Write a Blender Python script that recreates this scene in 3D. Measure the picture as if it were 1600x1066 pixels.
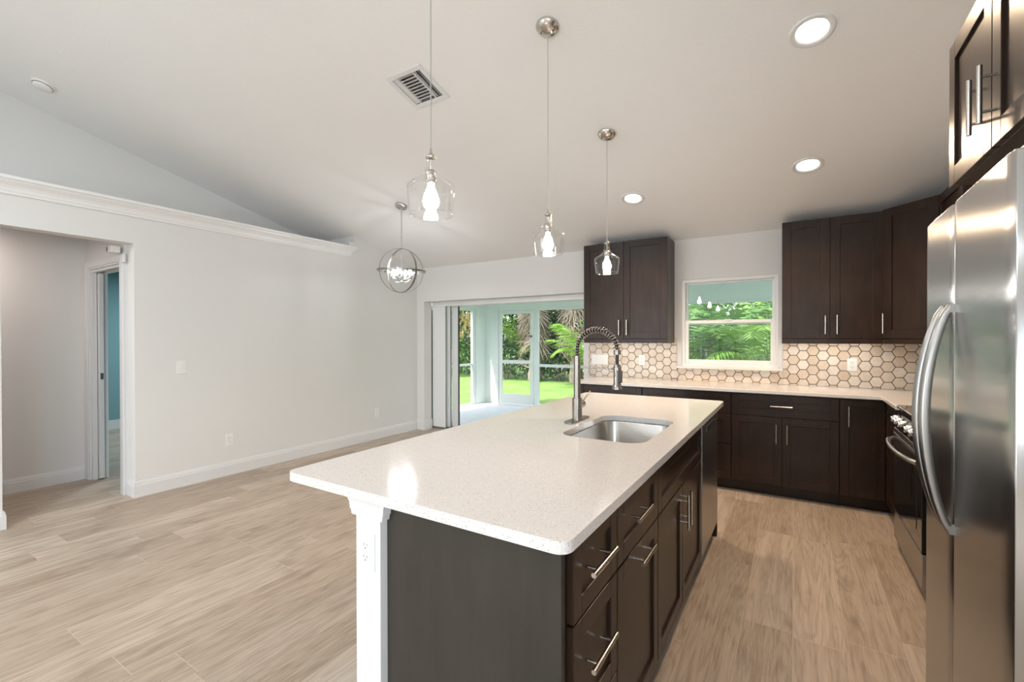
import bpy, bmesh, math, random
from mathutils import Matrix, Vector

for o in list(bpy.data.objects):
    bpy.data.objects.remove(o)
SC = bpy.context.scene
COL = SC.collection
PI = math.pi
rnd = random.Random(7)

# ------------------------------------------------------------------ camera
CAM_H = 1.36
FPX = 709.0
cd = bpy.data.cameras.new('camera')
cam = bpy.data.objects.new('camera', cd)
COL.objects.link(cam)
cd.sensor_fit = 'HORIZONTAL'
cd.sensor_width = 36.0
cd.lens = FPX * 36.0 / 1600.0
cd.clip_start = 0.05
cd.clip_end = 300
yaw, pitch, roll = math.radians(31.8), math.radians(-0.33), math.radians(0.10)
Fv = Vector((-math.sin(yaw) * math.cos(pitch), math.cos(yaw) * math.cos(pitch), math.sin(pitch)))
Rv = Vector((math.cos(yaw), math.sin(yaw), 0))
Dv = Fv.cross(Rv)
R2 = Rv * math.cos(roll) + Dv * math.sin(roll)
D2 = -Rv * math.sin(roll) + Dv * math.cos(roll)
m = Matrix((R2, -D2, -Fv)).transposed().to_4x4()
m.translation = Vector((0, 0, CAM_H))
cam.matrix_world = m
SC.camera = cam

# ------------------------------------------------------------------ world, sun, exposure
SC.view_settings.view_transform = 'Standard'
SC.view_settings.look = 'None'
SC.view_settings.gamma = 1
SC.view_settings.use_curve_mapping = False
SC.view_settings.exposure = 0.12
SC.cycles.max_bounces = 10
SC.cycles.diffuse_bounces = 6
SC.cycles.glossy_bounces = 4
SC.cycles.transparent_max_bounces = 24
SC.cycles.sample_clamp_indirect = 4
SC.cycles.caustics_reflective = False
SC.cycles.caustics_refractive = False

world = bpy.data.worlds.new('sky')
SC.world = world
world.use_nodes = True
wn = world.node_tree
bg = wn.nodes['Background']
sky = wn.nodes.new('ShaderNodeTexSky')
sky.sky_type = 'NISHITA'
sky.sun_disc = False
sky.sun_elevation = math.radians(55)
sky.sun_rotation = math.radians(200)
sky.air_density = 1.0
sky.dust_density = 2.0
hs = wn.nodes.new('ShaderNodeHueSaturation')
hs.inputs['Saturation'].default_value = .45
wn.links.new(sky.outputs[0], hs.inputs['Color'])
wn.links.new(hs.outputs[0], bg.inputs[0])
bg.inputs[1].default_value = 1.0

def lamp(name, kind, loc, energy, color=(1, 1, 1), rot=(0, 0, 0), **kw):
    l = bpy.data.lights.new(name, kind)
    l.energy = energy
    l.color = color
    for k, v in kw.items():
        setattr(l, k, v)
    o = bpy.data.objects.new(name, l)
    o.location = loc
    o.rotation_euler = rot
    COL.objects.link(o)
    return o

lamp('sun', 'SUN', (0, 0, 20), 5.0, (1, .96, .88), (math.radians(32), math.radians(-14), 0), angle=math.radians(1))
# added fill light from behind the camera, through an invented door and window opening
COOL = (.80, .91, 1.0)
WARM = (1.0, .73, .49)
NEUT = (.86, .94, 1.0)
REAR_Y = -5.0
XR_ = 1.22
lamp('rear_fill_tall', 'AREA', (-4.0, REAR_Y - .05, 1.1), 60, COOL, (math.radians(90), 0, 0), shape='RECTANGLE', size=1.6, size_y=2.1)
lamp('rear_fill_small', 'AREA', (0.45, REAR_Y - .05, 1.5), 14, COOL, (math.radians(90), 0, 0), shape='RECTANGLE', size=1.1, size_y=1.3)
lamp('side_fill', 'AREA', (XR_ + .10, -2.2, 1.55), 85, COOL, (0, math.radians(90), 0), shape='RECTANGLE', size=1.3, size_y=2.2)  # added side fill to brighten the left wall, its window is invented
lamp('under_cabinet_light', 'AREA', (.27, 4.86, 1.335), 1.6, (1, .9, .78), (0, 0, 0), shape='RECTANGLE', size=.62, size_y=.05)
lamp('under_cabinet_light', 'AREA', (-1.53, 4.86, 1.335), 1.2, (1, .9, .78), (0, 0, 0), shape='RECTANGLE', size=.8, size_y=.05)
for lx, ly in ((-3.4, -2.4), (-3.2, -.6), (-1.2, -2.9)):
    lamp('overhead_fill', 'AREA', (lx, ly, 3.45), 28, NEUT, (0, 0, 0), shape='DISK', size=.25)  # added overhead fill behind the camera, lights only, no fixtures
lamp('hall_lamp', 'AREA', (-5.4, .6, 2.35), 9, (1, .86, .80), (0, 0, 0), shape='DISK', size=.3)
lamp('bedroom_fill', 'AREA', (-7.2, 3.2, 2.33), 45, COOL, (0, 0, 0), shape='DISK', size=.6)  # added to light the bedroom, no source seen in there

# ------------------------------------------------------------------ materials
def newmat(name):
    mt = bpy.data.materials.new(name)
    mt.use_nodes = True
    nt = mt.node_tree
    b = nt.nodes['Principled BSDF']
    return mt, nt, b

def N(nt, typ, ins=None, **props):
    n = nt.nodes.new(typ)
    for k, v in props.items():
        setattr(n, k, v)
    if ins:
        for k, v in ins.items():
            if hasattr(v, 'is_linked') or hasattr(v, 'links'):
                nt.links.new(v, n.inputs[k])
            else:
                n.inputs[k].default_value = v
    return n

def M_(nt, op, a, b=0.0, c=None):
    d = {0: a, 1: b}
    if c is not None:
        d[2] = c
    return N(nt, 'ShaderNodeMath', d, operation=op).outputs[0]

def ramp(nt, fac, stops):
    r = N(nt, 'ShaderNodeValToRGB', {0: fac})
    el = r.color_ramp.elements
    while len(el) < len(stops):
        el.new(0.5)
    for e, (p, c) in zip(el, stops):
        e.position = p
        e.color = (*c, 1)
    return r.outputs[0]

def mixc(nt, f, a, b, mode='MIX'):
    n = N(nt, 'ShaderNodeMix', data_type='RGBA', blend_type=mode)
    for idx, v in ((0, f), (6, a), (7, b)):
        if hasattr(v, 'links'):
            nt.links.new(v, n.inputs[idx])
        elif idx == 0:
            n.inputs[idx].default_value = v
        else:
            n.inputs[idx].default_value = (*v, 1)
    return n.outputs[2]

def bump(nt, b, h, strength=.2, dist=.01):
    bn = N(nt, 'ShaderNodeBump', {'Height': h, 'Strength': strength, 'Distance': dist})
    nt.links.new(bn.outputs[0], b.inputs['Normal'])

def simple(name, col, rough=.5, metal=0.0, noise=None, bumpy=None, coat=0.0, spec=None, vary=.06):
    mt, nt, b = newmat(name)
    b.inputs['Roughness'].default_value = rough
    b.inputs['Metallic'].default_value = metal
    b.inputs['Coat Weight'].default_value = coat
    if spec is not None:
        b.inputs['Specular IOR Level'].default_value = spec
    tc = N(nt, 'ShaderNodeTexCoord')
    nz = N(nt, 'ShaderNodeTexNoise', {'Vector': tc.outputs['Object'], 'Scale': noise or 3.0, 'Detail': 4.0})
    c = mixc(nt, nz.outputs[0], tuple(x * (1 - vary) for x in col), tuple(min(1, x * (1 + vary)) for x in col))
    nt.links.new(c, b.inputs['Base Color'])
    if bumpy:
        n2 = N(nt, 'ShaderNodeTexNoise', {'Vector': tc.outputs['Object'], 'Scale': bumpy[0], 'Detail': 3.0})
        bump(nt, b, n2.outputs[0], bumpy[1], bumpy[2])
    return mt

def emit(name, col, s):
    mt, nt, b = newmat(name)
    b.inputs['Base Color'].default_value = (*col, 1)
    b.inputs['Emission Color'].default_value = (*col, 1)
    b.inputs['Emission Strength'].default_value = s
    return mt

MT = {}
MT['wall'] = simple('wall_paint', (.745, .74, .728), .85, bumpy=(180, .08, .002), vary=.01)
MT['ceil'] = simple('ceiling_paint', (.855, .855, .845), .9, bumpy=(90, .25, .004), vary=.01)
MT['white'] = simple('white_trim_paint', (.74, .745, .745), .35, vary=.01)
MT['crown'] = simple('white_crown_paint', (.84, .84, .835), .3, vary=.01)
MT['vinyl'] = simple('white_vinyl', (.82, .83, .83), .3, vary=.01)
MT['plastic'] = simple('white_plastic', (.84, .84, .82), .3, vary=.01)
MT['slot'] = simple('dark_slot', (.05, .05, .05), .6)
MT['mint'] = simple('mint_stucco', (.82, .865, .835), .9, bumpy=(120, .2, .003), vary=.02)
MT['teal'] = simple('teal_paint', (.20, .36, .375), .8, vary=.02)
MT['concrete'] = simple('porch_paint', (.74, .73, .77), .45, noise=6, vary=.12)
MT['duct'] = simple('grey_duct', (.22, .22, .21), .7)
MT['black'] = simple('black_plastic', (.012, .012, .012), .35)
MT['blackglass'] = simple('black_glass', (.006, .006, .007), .04, coat=.5)
MT['bulb'] = emit('lit_bulb', (1, .975, .95), 85)
MT['lens'] = emit('lit_lens', (1, .93, .84), 9)
MT['tubebulb'] = emit('lit_chandelier_bulb', (.98, .98, 1), 120)
MT['sillstone'] = simple('sill_marble', (.80, .77, .73), .15, vary=.04)

def steel(name, base, rough, axis='z', amt=.05, aniso=0.0):
    mt, nt, b = newmat(name)
    b.inputs['Metallic'].default_value = 1
    tc = N(nt, 'ShaderNodeTexCoord')
    sc = {'z': (260, 260, 1.2), 'y': (260, 1.2, 260), 'x': (1.2, 260, 260)}[axis]
    mp = N(nt, 'ShaderNodeMapping', {'Vector': tc.outputs['Object'], 'Scale': sc})
    nz = N(nt, 'ShaderNodeTexNoise', {'Vector': mp.outputs[0], 'Scale': 1.0, 'Detail': 3.0})
    c = mixc(nt, nz.outputs[0], tuple(x * .95 for x in base), tuple(min(1, x * 1.05) for x in base))
    nt.links.new(c, b.inputs['Base Color'])
    r = N(nt, 'ShaderNodeMapRange', {0: nz.outputs[0], 3: rough - amt, 4: rough + amt})
    nt.links.new(r.outputs[0], b.inputs['Roughness'])
    if aniso:
        b.inputs['Anisotropic'].default_value = aniso
        gn = N(nt, 'ShaderNodeNewGeometry')
        tg = N(nt, 'ShaderNodeVectorMath', {0: gn.outputs['True Normal'], 1: (.001, .001, 1.0)}, operation='CROSS_PRODUCT')
        nt.links.new(tg.outputs[0], b.inputs['Tangent'])
    return mt
MT['steel'] = steel('brushed_steel', (.50, .495, .485), .22, 'z', .006, 1.0)
MT['handlesteel'] = steel('handle_steel', (.40, .395, .385), .30, 'z')
MT['steelside'] = simple('grey_painted_steel', (.36, .37, .37), .35, metal=.6)
MT['nickel'] = steel('brushed_nickel', (.60, .57, .53), .22, 'z')
MT['sink'] = steel('sink_steel', (.48, .46, .43), .24, 'y')
MT['chrome'] = simple('chrome', (.75, .75, .74), .08, metal=1)
MT['bluesteel'] = simple('dark_steel', (.30, .28, .26), .25, metal=1)
MT['fsteel'] = steel('faucet_steel', (.32, .30, .275), .27, 'z')
MT['ringsteel'] = simple('chandelier_nickel', (.34, .33, .31), .30, metal=1)

def glass(name, tint=(1, 1, 1), base=.04, rough=.02, gain=1.0):
    mt = bpy.data.materials.new(name)
    mt.use_nodes = True
    nt = mt.node_tree
    nt.nodes.remove(nt.nodes['Principled BSDF'])
    out = nt.nodes['Material Output']
    tr = N(nt, 'ShaderNodeBsdfTransparent', {0: (*tint, 1)})
    gl = N(nt, 'ShaderNodeBsdfGlossy', {'Color': (1, 1, 1, 1), 'Roughness': rough})
    lw = N(nt, 'ShaderNodeLayerWeight', {0: .35})
    f = M_(nt, 'MULTIPLY_ADD', M_(nt, 'POWER', lw.outputs['Facing'], 2.6), gain, base)
    mx = N(nt, 'ShaderNodeMixShader', {0: f, 1: tr.outputs[0], 2: gl.outputs[0]})
    nt.links.new(mx.outputs[0], out.inputs[0])
    return mt
MT['glass'] = glass('window_glass', (.93, .97, .95), .03, .0, .4)
MT['cylglass'] = glass('chandelier_glass', (.97, .97, .97), .03, .1, .35)
MT['shadeglass'] = glass('clear_shade_glass', (.97, .97, .97), .05, .05, 1.1)

def screenmat():
    mt = bpy.data.materials.new('insect_screen')
    mt.use_nodes = True
    nt = mt.node_tree
    nt.nodes.remove(nt.nodes['Principled BSDF'])
    tr = N(nt, 'ShaderNodeBsdfTransparent', {0: (1, 1, 1, 1)})
    df = N(nt, 'ShaderNodeBsdfDiffuse', {0: (.12, .12, .12, 1)})
    mx = N(nt, 'ShaderNodeMixShader', {0: .16, 1: tr.outputs[0], 2: df.outputs[0]})
    nt.links.new(mx.outputs[0], nt.nodes['Material Output'].inputs[0])
    return mt
MT['screen'] = screenmat()

def espresso(name, c0=(.013, .0072, .0046), c1=(.036, .0195, .0125), rough=.30):
    mt, nt, b = newmat(name)
    g = N(nt, 'ShaderNodeNewGeometry')
    mp = N(nt, 'ShaderNodeMapping', {'Vector': g.outputs['Position'], 'Scale': (14, 14, 1.6)})
    nz = N(nt, 'ShaderNodeTexNoise', {'Vector': mp.outputs[0], 'Scale': 2.2, 'Detail': 6.0, 'Roughness': .6})
    n2 = N(nt, 'ShaderNodeTexNoise', {'Vector': g.outputs['Position'], 'Scale': 6.0, 'Detail': 2.0})
    f = M_(nt, 'ADD', M_(nt, 'MULTIPLY', nz.outputs[0], .6), M_(nt, 'MULTIPLY', n2.outputs[0], .4))
    c = ramp(nt, f, [(.3, c0), (.7, c1)])
    nt.links.new(c, b.inputs['Base Color'])
    b.inputs['Roughness'].default_value = rough
    b.inputs['Specular IOR Level'].default_value = .28
    bump(nt, b, nz.outputs[0], .04, .002)
    return mt
MT['wood'] = espresso('espresso_wood')
MT['endpanel_glare'] = espresso('espresso_daylight_glare', (.034, .030, .024), (.048, .042, .034), .36)  # lighter, greyer copy of the espresso: daylight glare put into the colour

def quartz(name='quartz', base=(.69, .665, .645), sc=1.0):
    mt, nt, b = newmat(name)
    g = N(nt, 'ShaderNodeNewGeometry')
    v1 = N(nt, 'ShaderNodeTexVoronoi', {'Vector': g.outputs['Position'], 'Scale': 150.0})
    sp = N(nt, 'ShaderNodeMapRange', {0: v1.outputs['Distance'], 1: .18, 2: .32, 3: 1.0, 4: 0.0})
    pick = M_(nt, 'GREATER_THAN', N(nt, 'ShaderNodeSeparateColor', {0: v1.outputs['Color']}).outputs[0], .62)
    dark = M_(nt, 'MULTIPLY', sp.outputs[0], pick)
    v2 = N(nt, 'ShaderNodeTexVoronoi', {'Vector': g.outputs['Position'], 'Scale': 120.0})
    w = N(nt, 'ShaderNodeMapRange', {0: v2.outputs['Distance'], 1: .2, 2: .4, 3: 1.0, 4: 0.0})
    pick2 = M_(nt, 'GREATER_THAN', N(nt, 'ShaderNodeSeparateColor', {0: v2.outputs['Color']}).outputs[1], .7)
    wh = M_(nt, 'MULTIPLY', w.outputs[0], pick2)
    c = mixc(nt, M_(nt, 'MULTIPLY', wh, .5), base, (.9, .89, .87))
    c = mixc(nt, M_(nt, 'MULTIPLY', dark, .62), c, (.24, .23, .22))
    nt.links.new(c, b.inputs['Base Color'])
    b.inputs['Roughness'].default_value = .13
    return mt
MT['quartz'] = quartz()

def plank_floor():
    mt, nt, b = newmat('wood_look_plank_tile')
    g = N(nt, 'ShaderNodeNewGeometry')
    s = N(nt, 'ShaderNodeSeparateXYZ', {0: g.outputs['Position']})
    PW, PL = .2067, 1.2
    xs = M_(nt, 'DIVIDE', s.outputs[0], PW)
    k = M_(nt, 'FLOOR', xs)
    off = N(nt, 'ShaderNodeTexWhiteNoise', {'W': M_(nt, 'ADD', k, .5)}, noise_dimensions='1D').outputs[0]
    ys = M_(nt, 'ADD', M_(nt, 'DIVIDE', s.outputs[1], PL), M_(nt, 'MULTIPLY', off, 1.0))
    j = M_(nt, 'FLOOR', ys)
    cid = N(nt, 'ShaderNodeCombineXYZ', {0: M_(nt, 'ADD', k, .5), 1: M_(nt, 'ADD', j, .5)})
    wn_ = N(nt, 'ShaderNodeTexWhiteNoise', {'Vector': cid.outputs[0]}, noise_dimensions='3D')
    idv, idc = wn_.outputs[0], wn_.outputs[1]
    shift = N(nt, 'ShaderNodeVectorMath', {0: idc, 'Scale': 30.0}, operation='SCALE').outputs[0]
    pos = N(nt, 'ShaderNodeVectorMath', {0: g.outputs['Position'], 1: shift}, operation='ADD').outputs[0]
    mpA = N(nt, 'ShaderNodeMapping', {'Vector': pos, 'Scale': (1.0, .11, 1.0)})
    # cathedral grain: warped bands
    big = N(nt, 'ShaderNodeTexNoise', {'Vector': mpA.outputs[0], 'Scale': 7.0, 'Detail': 2.0, 'Distortion': .6})
    rings = M_(nt, 'SINE', M_(nt, 'MULTIPLY', big.outputs[0], 62.0))
    fine = N(nt, 'ShaderNodeTexNoise', {'Vector': N(nt, 'ShaderNodeMapping', {'Vector': pos, 'Scale': (1, .05, 1)}).outputs[0], 'Scale': 150.0, 'Detail': 4.0})
    med = N(nt, 'ShaderNodeTexNoise', {'Vector': N(nt, 'ShaderNodeMapping', {'Vector': pos, 'Scale': (1, .06, 1)}).outputs[0], 'Scale': 30.0, 'Detail': 3.0})
    knot = N(nt, 'ShaderNodeTexNoise', {'Vector': N(nt, 'ShaderNodeMapping', {'Vector': pos, 'Scale': (1, .42, 1)}).outputs[0], 'Scale': 9.0, 'Detail': 3.0})
    kn = N(nt, 'ShaderNodeMapRange', {0: knot.outputs[0], 1: .57, 2: .74, 3: 0.0, 4: 1.0}).outputs[0]
    base = ramp(nt, idv, [(0, (.385, .300, .226)), (.5, (.475, .385, .303)), (1, (.59, .495, .405))])
    c = mixc(nt, M_(nt, 'MULTIPLY', N(nt, 'ShaderNodeMapRange', {0: med.outputs[0], 1: .35, 2: .7}).outputs[0], .52), base, (.25, .185, .132))
    c = mixc(nt, M_(nt, 'MULTIPLY', M_(nt, 'MAXIMUM', rings, 0.0), .36), c, (.24, .17, .115))
    c = mixc(nt, M_(nt, 'MULTIPLY', N(nt, 'ShaderNodeMapRange', {0: fine.outputs[0], 1: .4, 2: .62}).outputs[0], .30), c, (.66, .56, .45))
    c = mixc(nt, M_(nt, 'MULTIPLY', kn, .38), c, (.17, .125, .09))
    # grout
    fx = M_(nt, 'FRACT', xs)
    dx = M_(nt, 'MULTIPLY', M_(nt, 'MINIMUM', fx, M_(nt, 'SUBTRACT', 1.0, fx)), PW)
    fy = M_(nt, 'FRACT', ys)
    dy = M_(nt, 'MULTIPLY', M_(nt, 'MINIMUM', fy, M_(nt, 'SUBTRACT', 1.0, fy)), PL)
    dmin = M_(nt, 'MINIMUM', dx, dy)
    gr = N(nt, 'ShaderNodeMapRange', {0: dmin, 1: .0009, 2: .0020, 3: 1.0, 4: 0.0}).outputs[0]
    c = mixc(nt, M_(nt, 'MULTIPLY', gr, .7), c, (.60, .50, .40))
    nt.links.new(c, b.inputs['Base Color'])
    b.inputs['Roughness'].default_value = .42
    b.inputs['Specular IOR Level'].default_value = .4
    h = M_(nt, 'SUBTRACT', M_(nt, 'MULTIPLY', fine.outputs[0], .15), gr)
    bump(nt, b, h, .25, .0015)
    return mt
MT['floor'] = plank_floor()

def hexmat():
    mt, nt, b = newmat('travertine_hexagon')
    g = N(nt, 'ShaderNodeNewGeometry')
    nz = N(nt, 'ShaderNodeTexNoise', {'Vector': g.outputs['Position'], 'Scale': 26.0, 'Detail': 8.0, 'Roughness': .65, 'Distortion': .8})
    c = ramp(nt, g.outputs['Random Per Island'], [(0, (.60, .49, .38)), (.4, (.70, .61, .52)), (.75, (.76, .69, .61)), (1, (.66, .55, .43))])
    c = mixc(nt, M_(nt, 'MULTIPLY', N(nt, 'ShaderNodeMapRange', {0: nz.outputs[0], 1: .45, 2: .75}).outputs[0], .5), c, (.48, .37, .28))
    nt.links.new(c, b.inputs['Base Color'])
    b.inputs['Roughness'].default_value = .30
    bump(nt, b, nz.outputs[0], .15, .002)
    return mt
MT['hex'] = hexmat()
MT['grout'] = simple('brown_grout', (.11, .08, .06), .9)

def grassmat():
    mt, nt, b = newmat('lawn_grass')
    g = N(nt, 'ShaderNodeNewGeometry')
    n1 = N(nt, 'ShaderNodeTexNoise', {'Vector': g.outputs['Position'], 'Scale': 1.6, 'Detail': 3.0})
    n2 = N(nt, 'ShaderNodeTexNoise', {'Vector': g.outputs['Position'], 'Scale': 45.0, 'Detail': 4.0})
    c = ramp(nt, n1.outputs[0], [(.3, (.17, .33, .06)), (.7, (.30, .46, .11))])
    c = mixc(nt, M_(nt, 'MULTIPLY', n2.outputs[0], .5), c, (.12, .24, .04))
    nt.links.new(c, b.inputs['Base Color'])
    b.inputs['Roughness'].default_value = .9
    bump(nt, b, n2.outputs[0], .8, .05)
    return mt
MT['lawn'] = grassmat()

def leafmat(name, a, bb, trans=.25):
    mt, nt, b = newmat(name)
    g = N(nt, 'ShaderNodeNewGeometry')
    c = ramp(nt, g.outputs['Random Per Island'], [(0, a), (1, bb)])
    nt.links.new(c, b.inputs['Base Color'])
    b.inputs['Roughness'].default_value = .45
    tl = N(nt, 'ShaderNodeBsdfTranslucent', {0: c})
    mx = N(nt, 'ShaderNodeMixShader', {0: trans, 1: b.outputs[0], 2: tl.outputs[0]})
    nt.links.new(mx.outputs[0], nt.nodes['Material Output'].inputs[0])
    return mt
MT['frond'] = leafmat('bright_palm_frond', (.14, .30, .04), (.34, .52, .10), .35)
MT['frond2'] = leafmat('green_palm_frond', (.06, .16, .03), (.16, .30, .07), .3)
MT['dark'] = leafmat('dark_shrub_leaf', (.015, .045, .012), (.06, .13, .03), .15)
MT['midleaf'] = leafmat('shrub_leaf', (.05, .13, .02), (.14, .28, .06), .25)
MT['dead'] = leafmat('dry_palm_frond', (.20, .15, .10), (.44, .37, .28), .1)
MT['fruit'] = leafmat('palm_fruit_sprays', (.42, .30, .10), (.60, .46, .18), .1)
MT['trunk'] = simple('palm_trunk', (.26, .22, .17), .9, noise=12, bumpy=(20, .8, .03), vary=.3)
MT['greytrunk'] = simple('smooth_grey_trunk', (.42, .41, .38), .8, noise=8, vary=.15)

# ------------------------------------------------------------------ mesh builder
class MB:
    def __init__(s, T=None):
        s.v, s.f, s.sm = [], [], []
        s.T = T or Matrix.Identity(4)

    def add(s, vs, fs, smooth=False):
        n = len(s.v)
        s.v += [s.T @ Vector(p) for p in vs]
        flip = s.T.determinant() < 0
        for f in fs:
            s.f.append([n + i for i in (reversed(f) if flip else f)])
            s.sm.append(smooth)
        return s

    def box(s, x0, x1, y0, y1, z0, z1):
        x0, x1 = min(x0, x1), max(x0, x1)
        y0, y1 = min(y0, y1), max(y0, y1)
        z0, z1 = min(z0, z1), max(z0, z1)
        vs = [(x0, y0, z0), (x1, y0, z0), (x1, y1, z0), (x0, y1, z0), (x0, y0, z1), (x1, y0, z1), (x1, y1, z1), (x0, y1, z1)]
        return s.add(vs, [(0, 3, 2, 1), (4, 5, 6, 7), (0, 1, 5, 4), (1, 2, 6, 5), (2, 3, 7, 6), (3, 0, 4, 7)])

    def tube(s, pts, r, n=12, cap=True, closed=False):
        pts = [Vector(p) for p in pts]
        rs = r if isinstance(r, (list, tuple)) else [r] * len(pts)
        L = len(pts)
        tang = []
        for i in range(L):
            a = pts[(i - 1) % L] if (closed or i > 0) else pts[i]
            b = pts[(i + 1) % L] if (closed or i < L - 1) else pts[i]
            tang.append((b - a).normalized())
        up = Vector((0, 0, 1)) if abs(tang[0].z) < .9 else Vector((1, 0, 0))
        nrm = tang[0].cross(up).normalized()
        vs = []
        for i in range(L):
            t = tang[i]
            nrm = (nrm - t * nrm.dot(t)).normalized()
            bn = t.cross(nrm)
            for k in range(n):
                a = 2 * PI * k / n
                vs.append(pts[i] + (nrm * math.cos(a) + bn * math.sin(a)) * rs[i])
        fs = []
        for i in range(L if closed else L - 1):
            i2 = (i + 1) % L
            for k in range(n):
                k2 = (k + 1) % n
                fs.append((i * n + k, i * n + k2, i2 * n + k2, i2 * n + k))
        s.add(vs, fs, True)
        if cap and not closed:
            s.add(vs[:n], [tuple(reversed(range(n)))])
            s.add(vs[-n:], [tuple(range(n))])
        return s

    def cyl(s, p0, p1, r, n=16):
        return s.tube([p0, p1], r, n)

    def lathe(s, prof, c=(0, 0, 0), n=32, capb=False, capt=False):
        vs, fs = [], []
        for (r, z) in prof:
            for k in range(n):
                a = 2 * PI * k / n
                vs.append((c[0] + r * math.cos(a), c[1] + r * math.sin(a), c[2] + z))
        for i in range(len(prof) - 1):
            for k in range(n):
                k2 = (k + 1) % n
                fs.append((i * n + k, i * n + k2, (i + 1) * n + k2, (i + 1) * n + k))
        s.add(vs, fs, True)
        if capb:
            s.add(vs[:n], [tuple(reversed(range(n)))])
        if capt:
            s.add(vs[-n:], [tuple(range(n))])
        return s

    def slab(s, outer, holes, d0, d1):
        """polygon (a,b) with holes extruded along c from d0 to d1; local axes a,b,c = x,y,z of s.T"""
        bm = bmesh.new()
        loops = [outer] + list(holes)
        es = []
        lv = []
        for lp in loops:
            vv = [bm.verts.new((p[0], p[1], 0)) for p in lp]
            lv.append(vv)
            for i in range(len(vv)):
                es.append(bm.edges.new((vv[i], vv[(i + 1) % len(vv)])))
        if holes:
            bmesh.ops.triangle_fill(bm, edges=es, use_beauty=True, normal=(0, 0, 1))
            faces = [[v.co.copy() for v in f.verts] for f in bm.faces]
        else:
            bmesh.ops.contextual_create(bm, geom=es)
            faces = [[v.co.copy() for v in f.verts] for f in bm.faces]
        bm.free()
        vs, fs, idx = [], [], {}
        def vid(p, z):
            k = (round(p[0], 6), round(p[1], 6), z)
            if k not in idx:
                idx[k] = len(vs)
                vs.append((p[0], p[1], z))
            return idx[k]
        def area(f):
            return sum(f[i][0] * f[(i + 1) % len(f)][1] - f[(i + 1) % len(f)][0] * f[i][1] for i in range(len(f)))
        lo, hi = min(d0, d1), max(d0, d1)
        for f in faces:
            if area(f) < 0:
                f = f[::-1]
            fs.append([vid(p, hi) for p in f])
            fs.append([vid(p, lo) for p in f][::-1])
        for li, lp in enumerate(loops):
            ccw = area(lp) > 0
            if li > 0:
                ccw = not ccw
            n = len(lp)
            for i in range(n):
                a, b_ = lp[i], lp[(i + 1) % n]
                q = [vid(a, lo), vid(b_, lo), vid(b_, hi), vid(a, hi)]
                fs.append(q if ccw else q[::-1])
        return s.add(vs, fs)

    def build(s, name, mat, parent=None, bevel=0.0, local=False, seg=2, solid=0):
        me = bpy.data.meshes.new(name)
        off = Vector((0, 0, 0))
        if parent is not None and not local:
            p = parent
            while p is not None:
                off += p.location
                p = p.parent
        me.from_pydata([tuple(p - off) for p in s.v], [], s.f)
        me.polygons.foreach_set('use_smooth', s.sm)
        me.materials.append(MT[mat] if isinstance(mat, str) else mat)
        me.update()
        o = bpy.data.objects.new(name, me)
        COL.objects.link(o)
        if parent is not None:
            o.parent = parent
        if solid:
            md = o.modifiers.new('thick', 'SOLIDIFY')
            md.thickness = solid
        if bevel:
            md = o.modifiers.new('bevel', 'BEVEL')
            md.width = bevel
            md.segments = seg
            md.limit_method = 'ANGLE'
            md.angle_limit = math.radians(50)
            md.harden_normals = False
        return o

def thing(name, label, cat, loc=(0, 0, 0), rot=(0, 0, 0), group=None):
    o = bpy.data.objects.new(name, None)
    o.empty_display_size = .1
    o.location = loc
    o.rotation_euler = rot
    COL.objects.link(o)
    o['label'] = label
    o['category'] = cat
    if group:
        o['group'] = group
    return o

def tag(o, label, cat, group=None, kind=None):
    o['label'] = label
    o['category'] = cat
    if group:
        o['group'] = group
    if kind:
        o['kind'] = kind
    return o

def struct(o, label=None, cat=None):
    o['kind'] = 'structure'
    if label:
        o['label'] = label
        o['category'] = cat
    return o

def copy_tree(o, parent=None):
    c = o.copy()
    COL.objects.link(c)
    if parent is not None:
        c.parent = parent
    for ch in [x for x in bpy.data.objects if x.parent == o]:
        copy_tree(ch, c)
    return c

def frame(origin, u, d):
    """local (a along u, b outward along d, c up)"""
    u, d = Vector(u), Vector(d)
    m = Matrix((u, d, Vector((0, 0, 1)))).transposed().to_4x4()
    m.translation = Vector(origin)
    return m

# plane helpers for slabs: a,b,c axes
def T_xz(y=0):   # a=x, b=z, c=+y
    m = Matrix(((1, 0, 0), (0, 0, 1), (0, 1, 0))).to_4x4()
    m = Matrix(((1, 0, 0, 0), (0, 0, 1, y), (0, 1, 0, 0), (0, 0, 0, 1)))
    return m

def T_yz(x=0):   # a=y, b=z, c=+x
    return Matrix(((0, 0, 1, x), (1, 0, 0, 0), (0, 1, 0, 0), (0, 0, 0, 1)))

def rrect(x0, x1, y0, y1, r, n=6):
    out = []
    for (cx, cy, a0) in ((x1 - r, y0 + r, -90), (x1 - r, y1 - r, 0), (x0 + r, y1 - r, 90), (x0 + r, y0 + r, 180)):
        for i in range(n + 1):
            a = math.radians(a0 + 90 * i / n)
            out.append((cx + r * math.cos(a), cy + r * math.sin(a)))
    return out

def circle(cx, cy, r, n=32):
    return [(cx + r * math.cos(2 * PI * i / n), cy + r * math.sin(2 * PI * i / n)) for i in range(n)]

# ------------------------------------------------------------------ room shell
WY = 5.04          # window wall
XL = -4.80         # left wall
XR = 1.22          # range wall
S = .25            # ceiling slope
def cz(y): return 2.40 + S * (WY - y)
RIDGE = -1.2

struct(MB().box(-9, XR + .15, REAR_Y - .2, 5.50, -.12, 0).build('floor', 'floor'))

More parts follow.
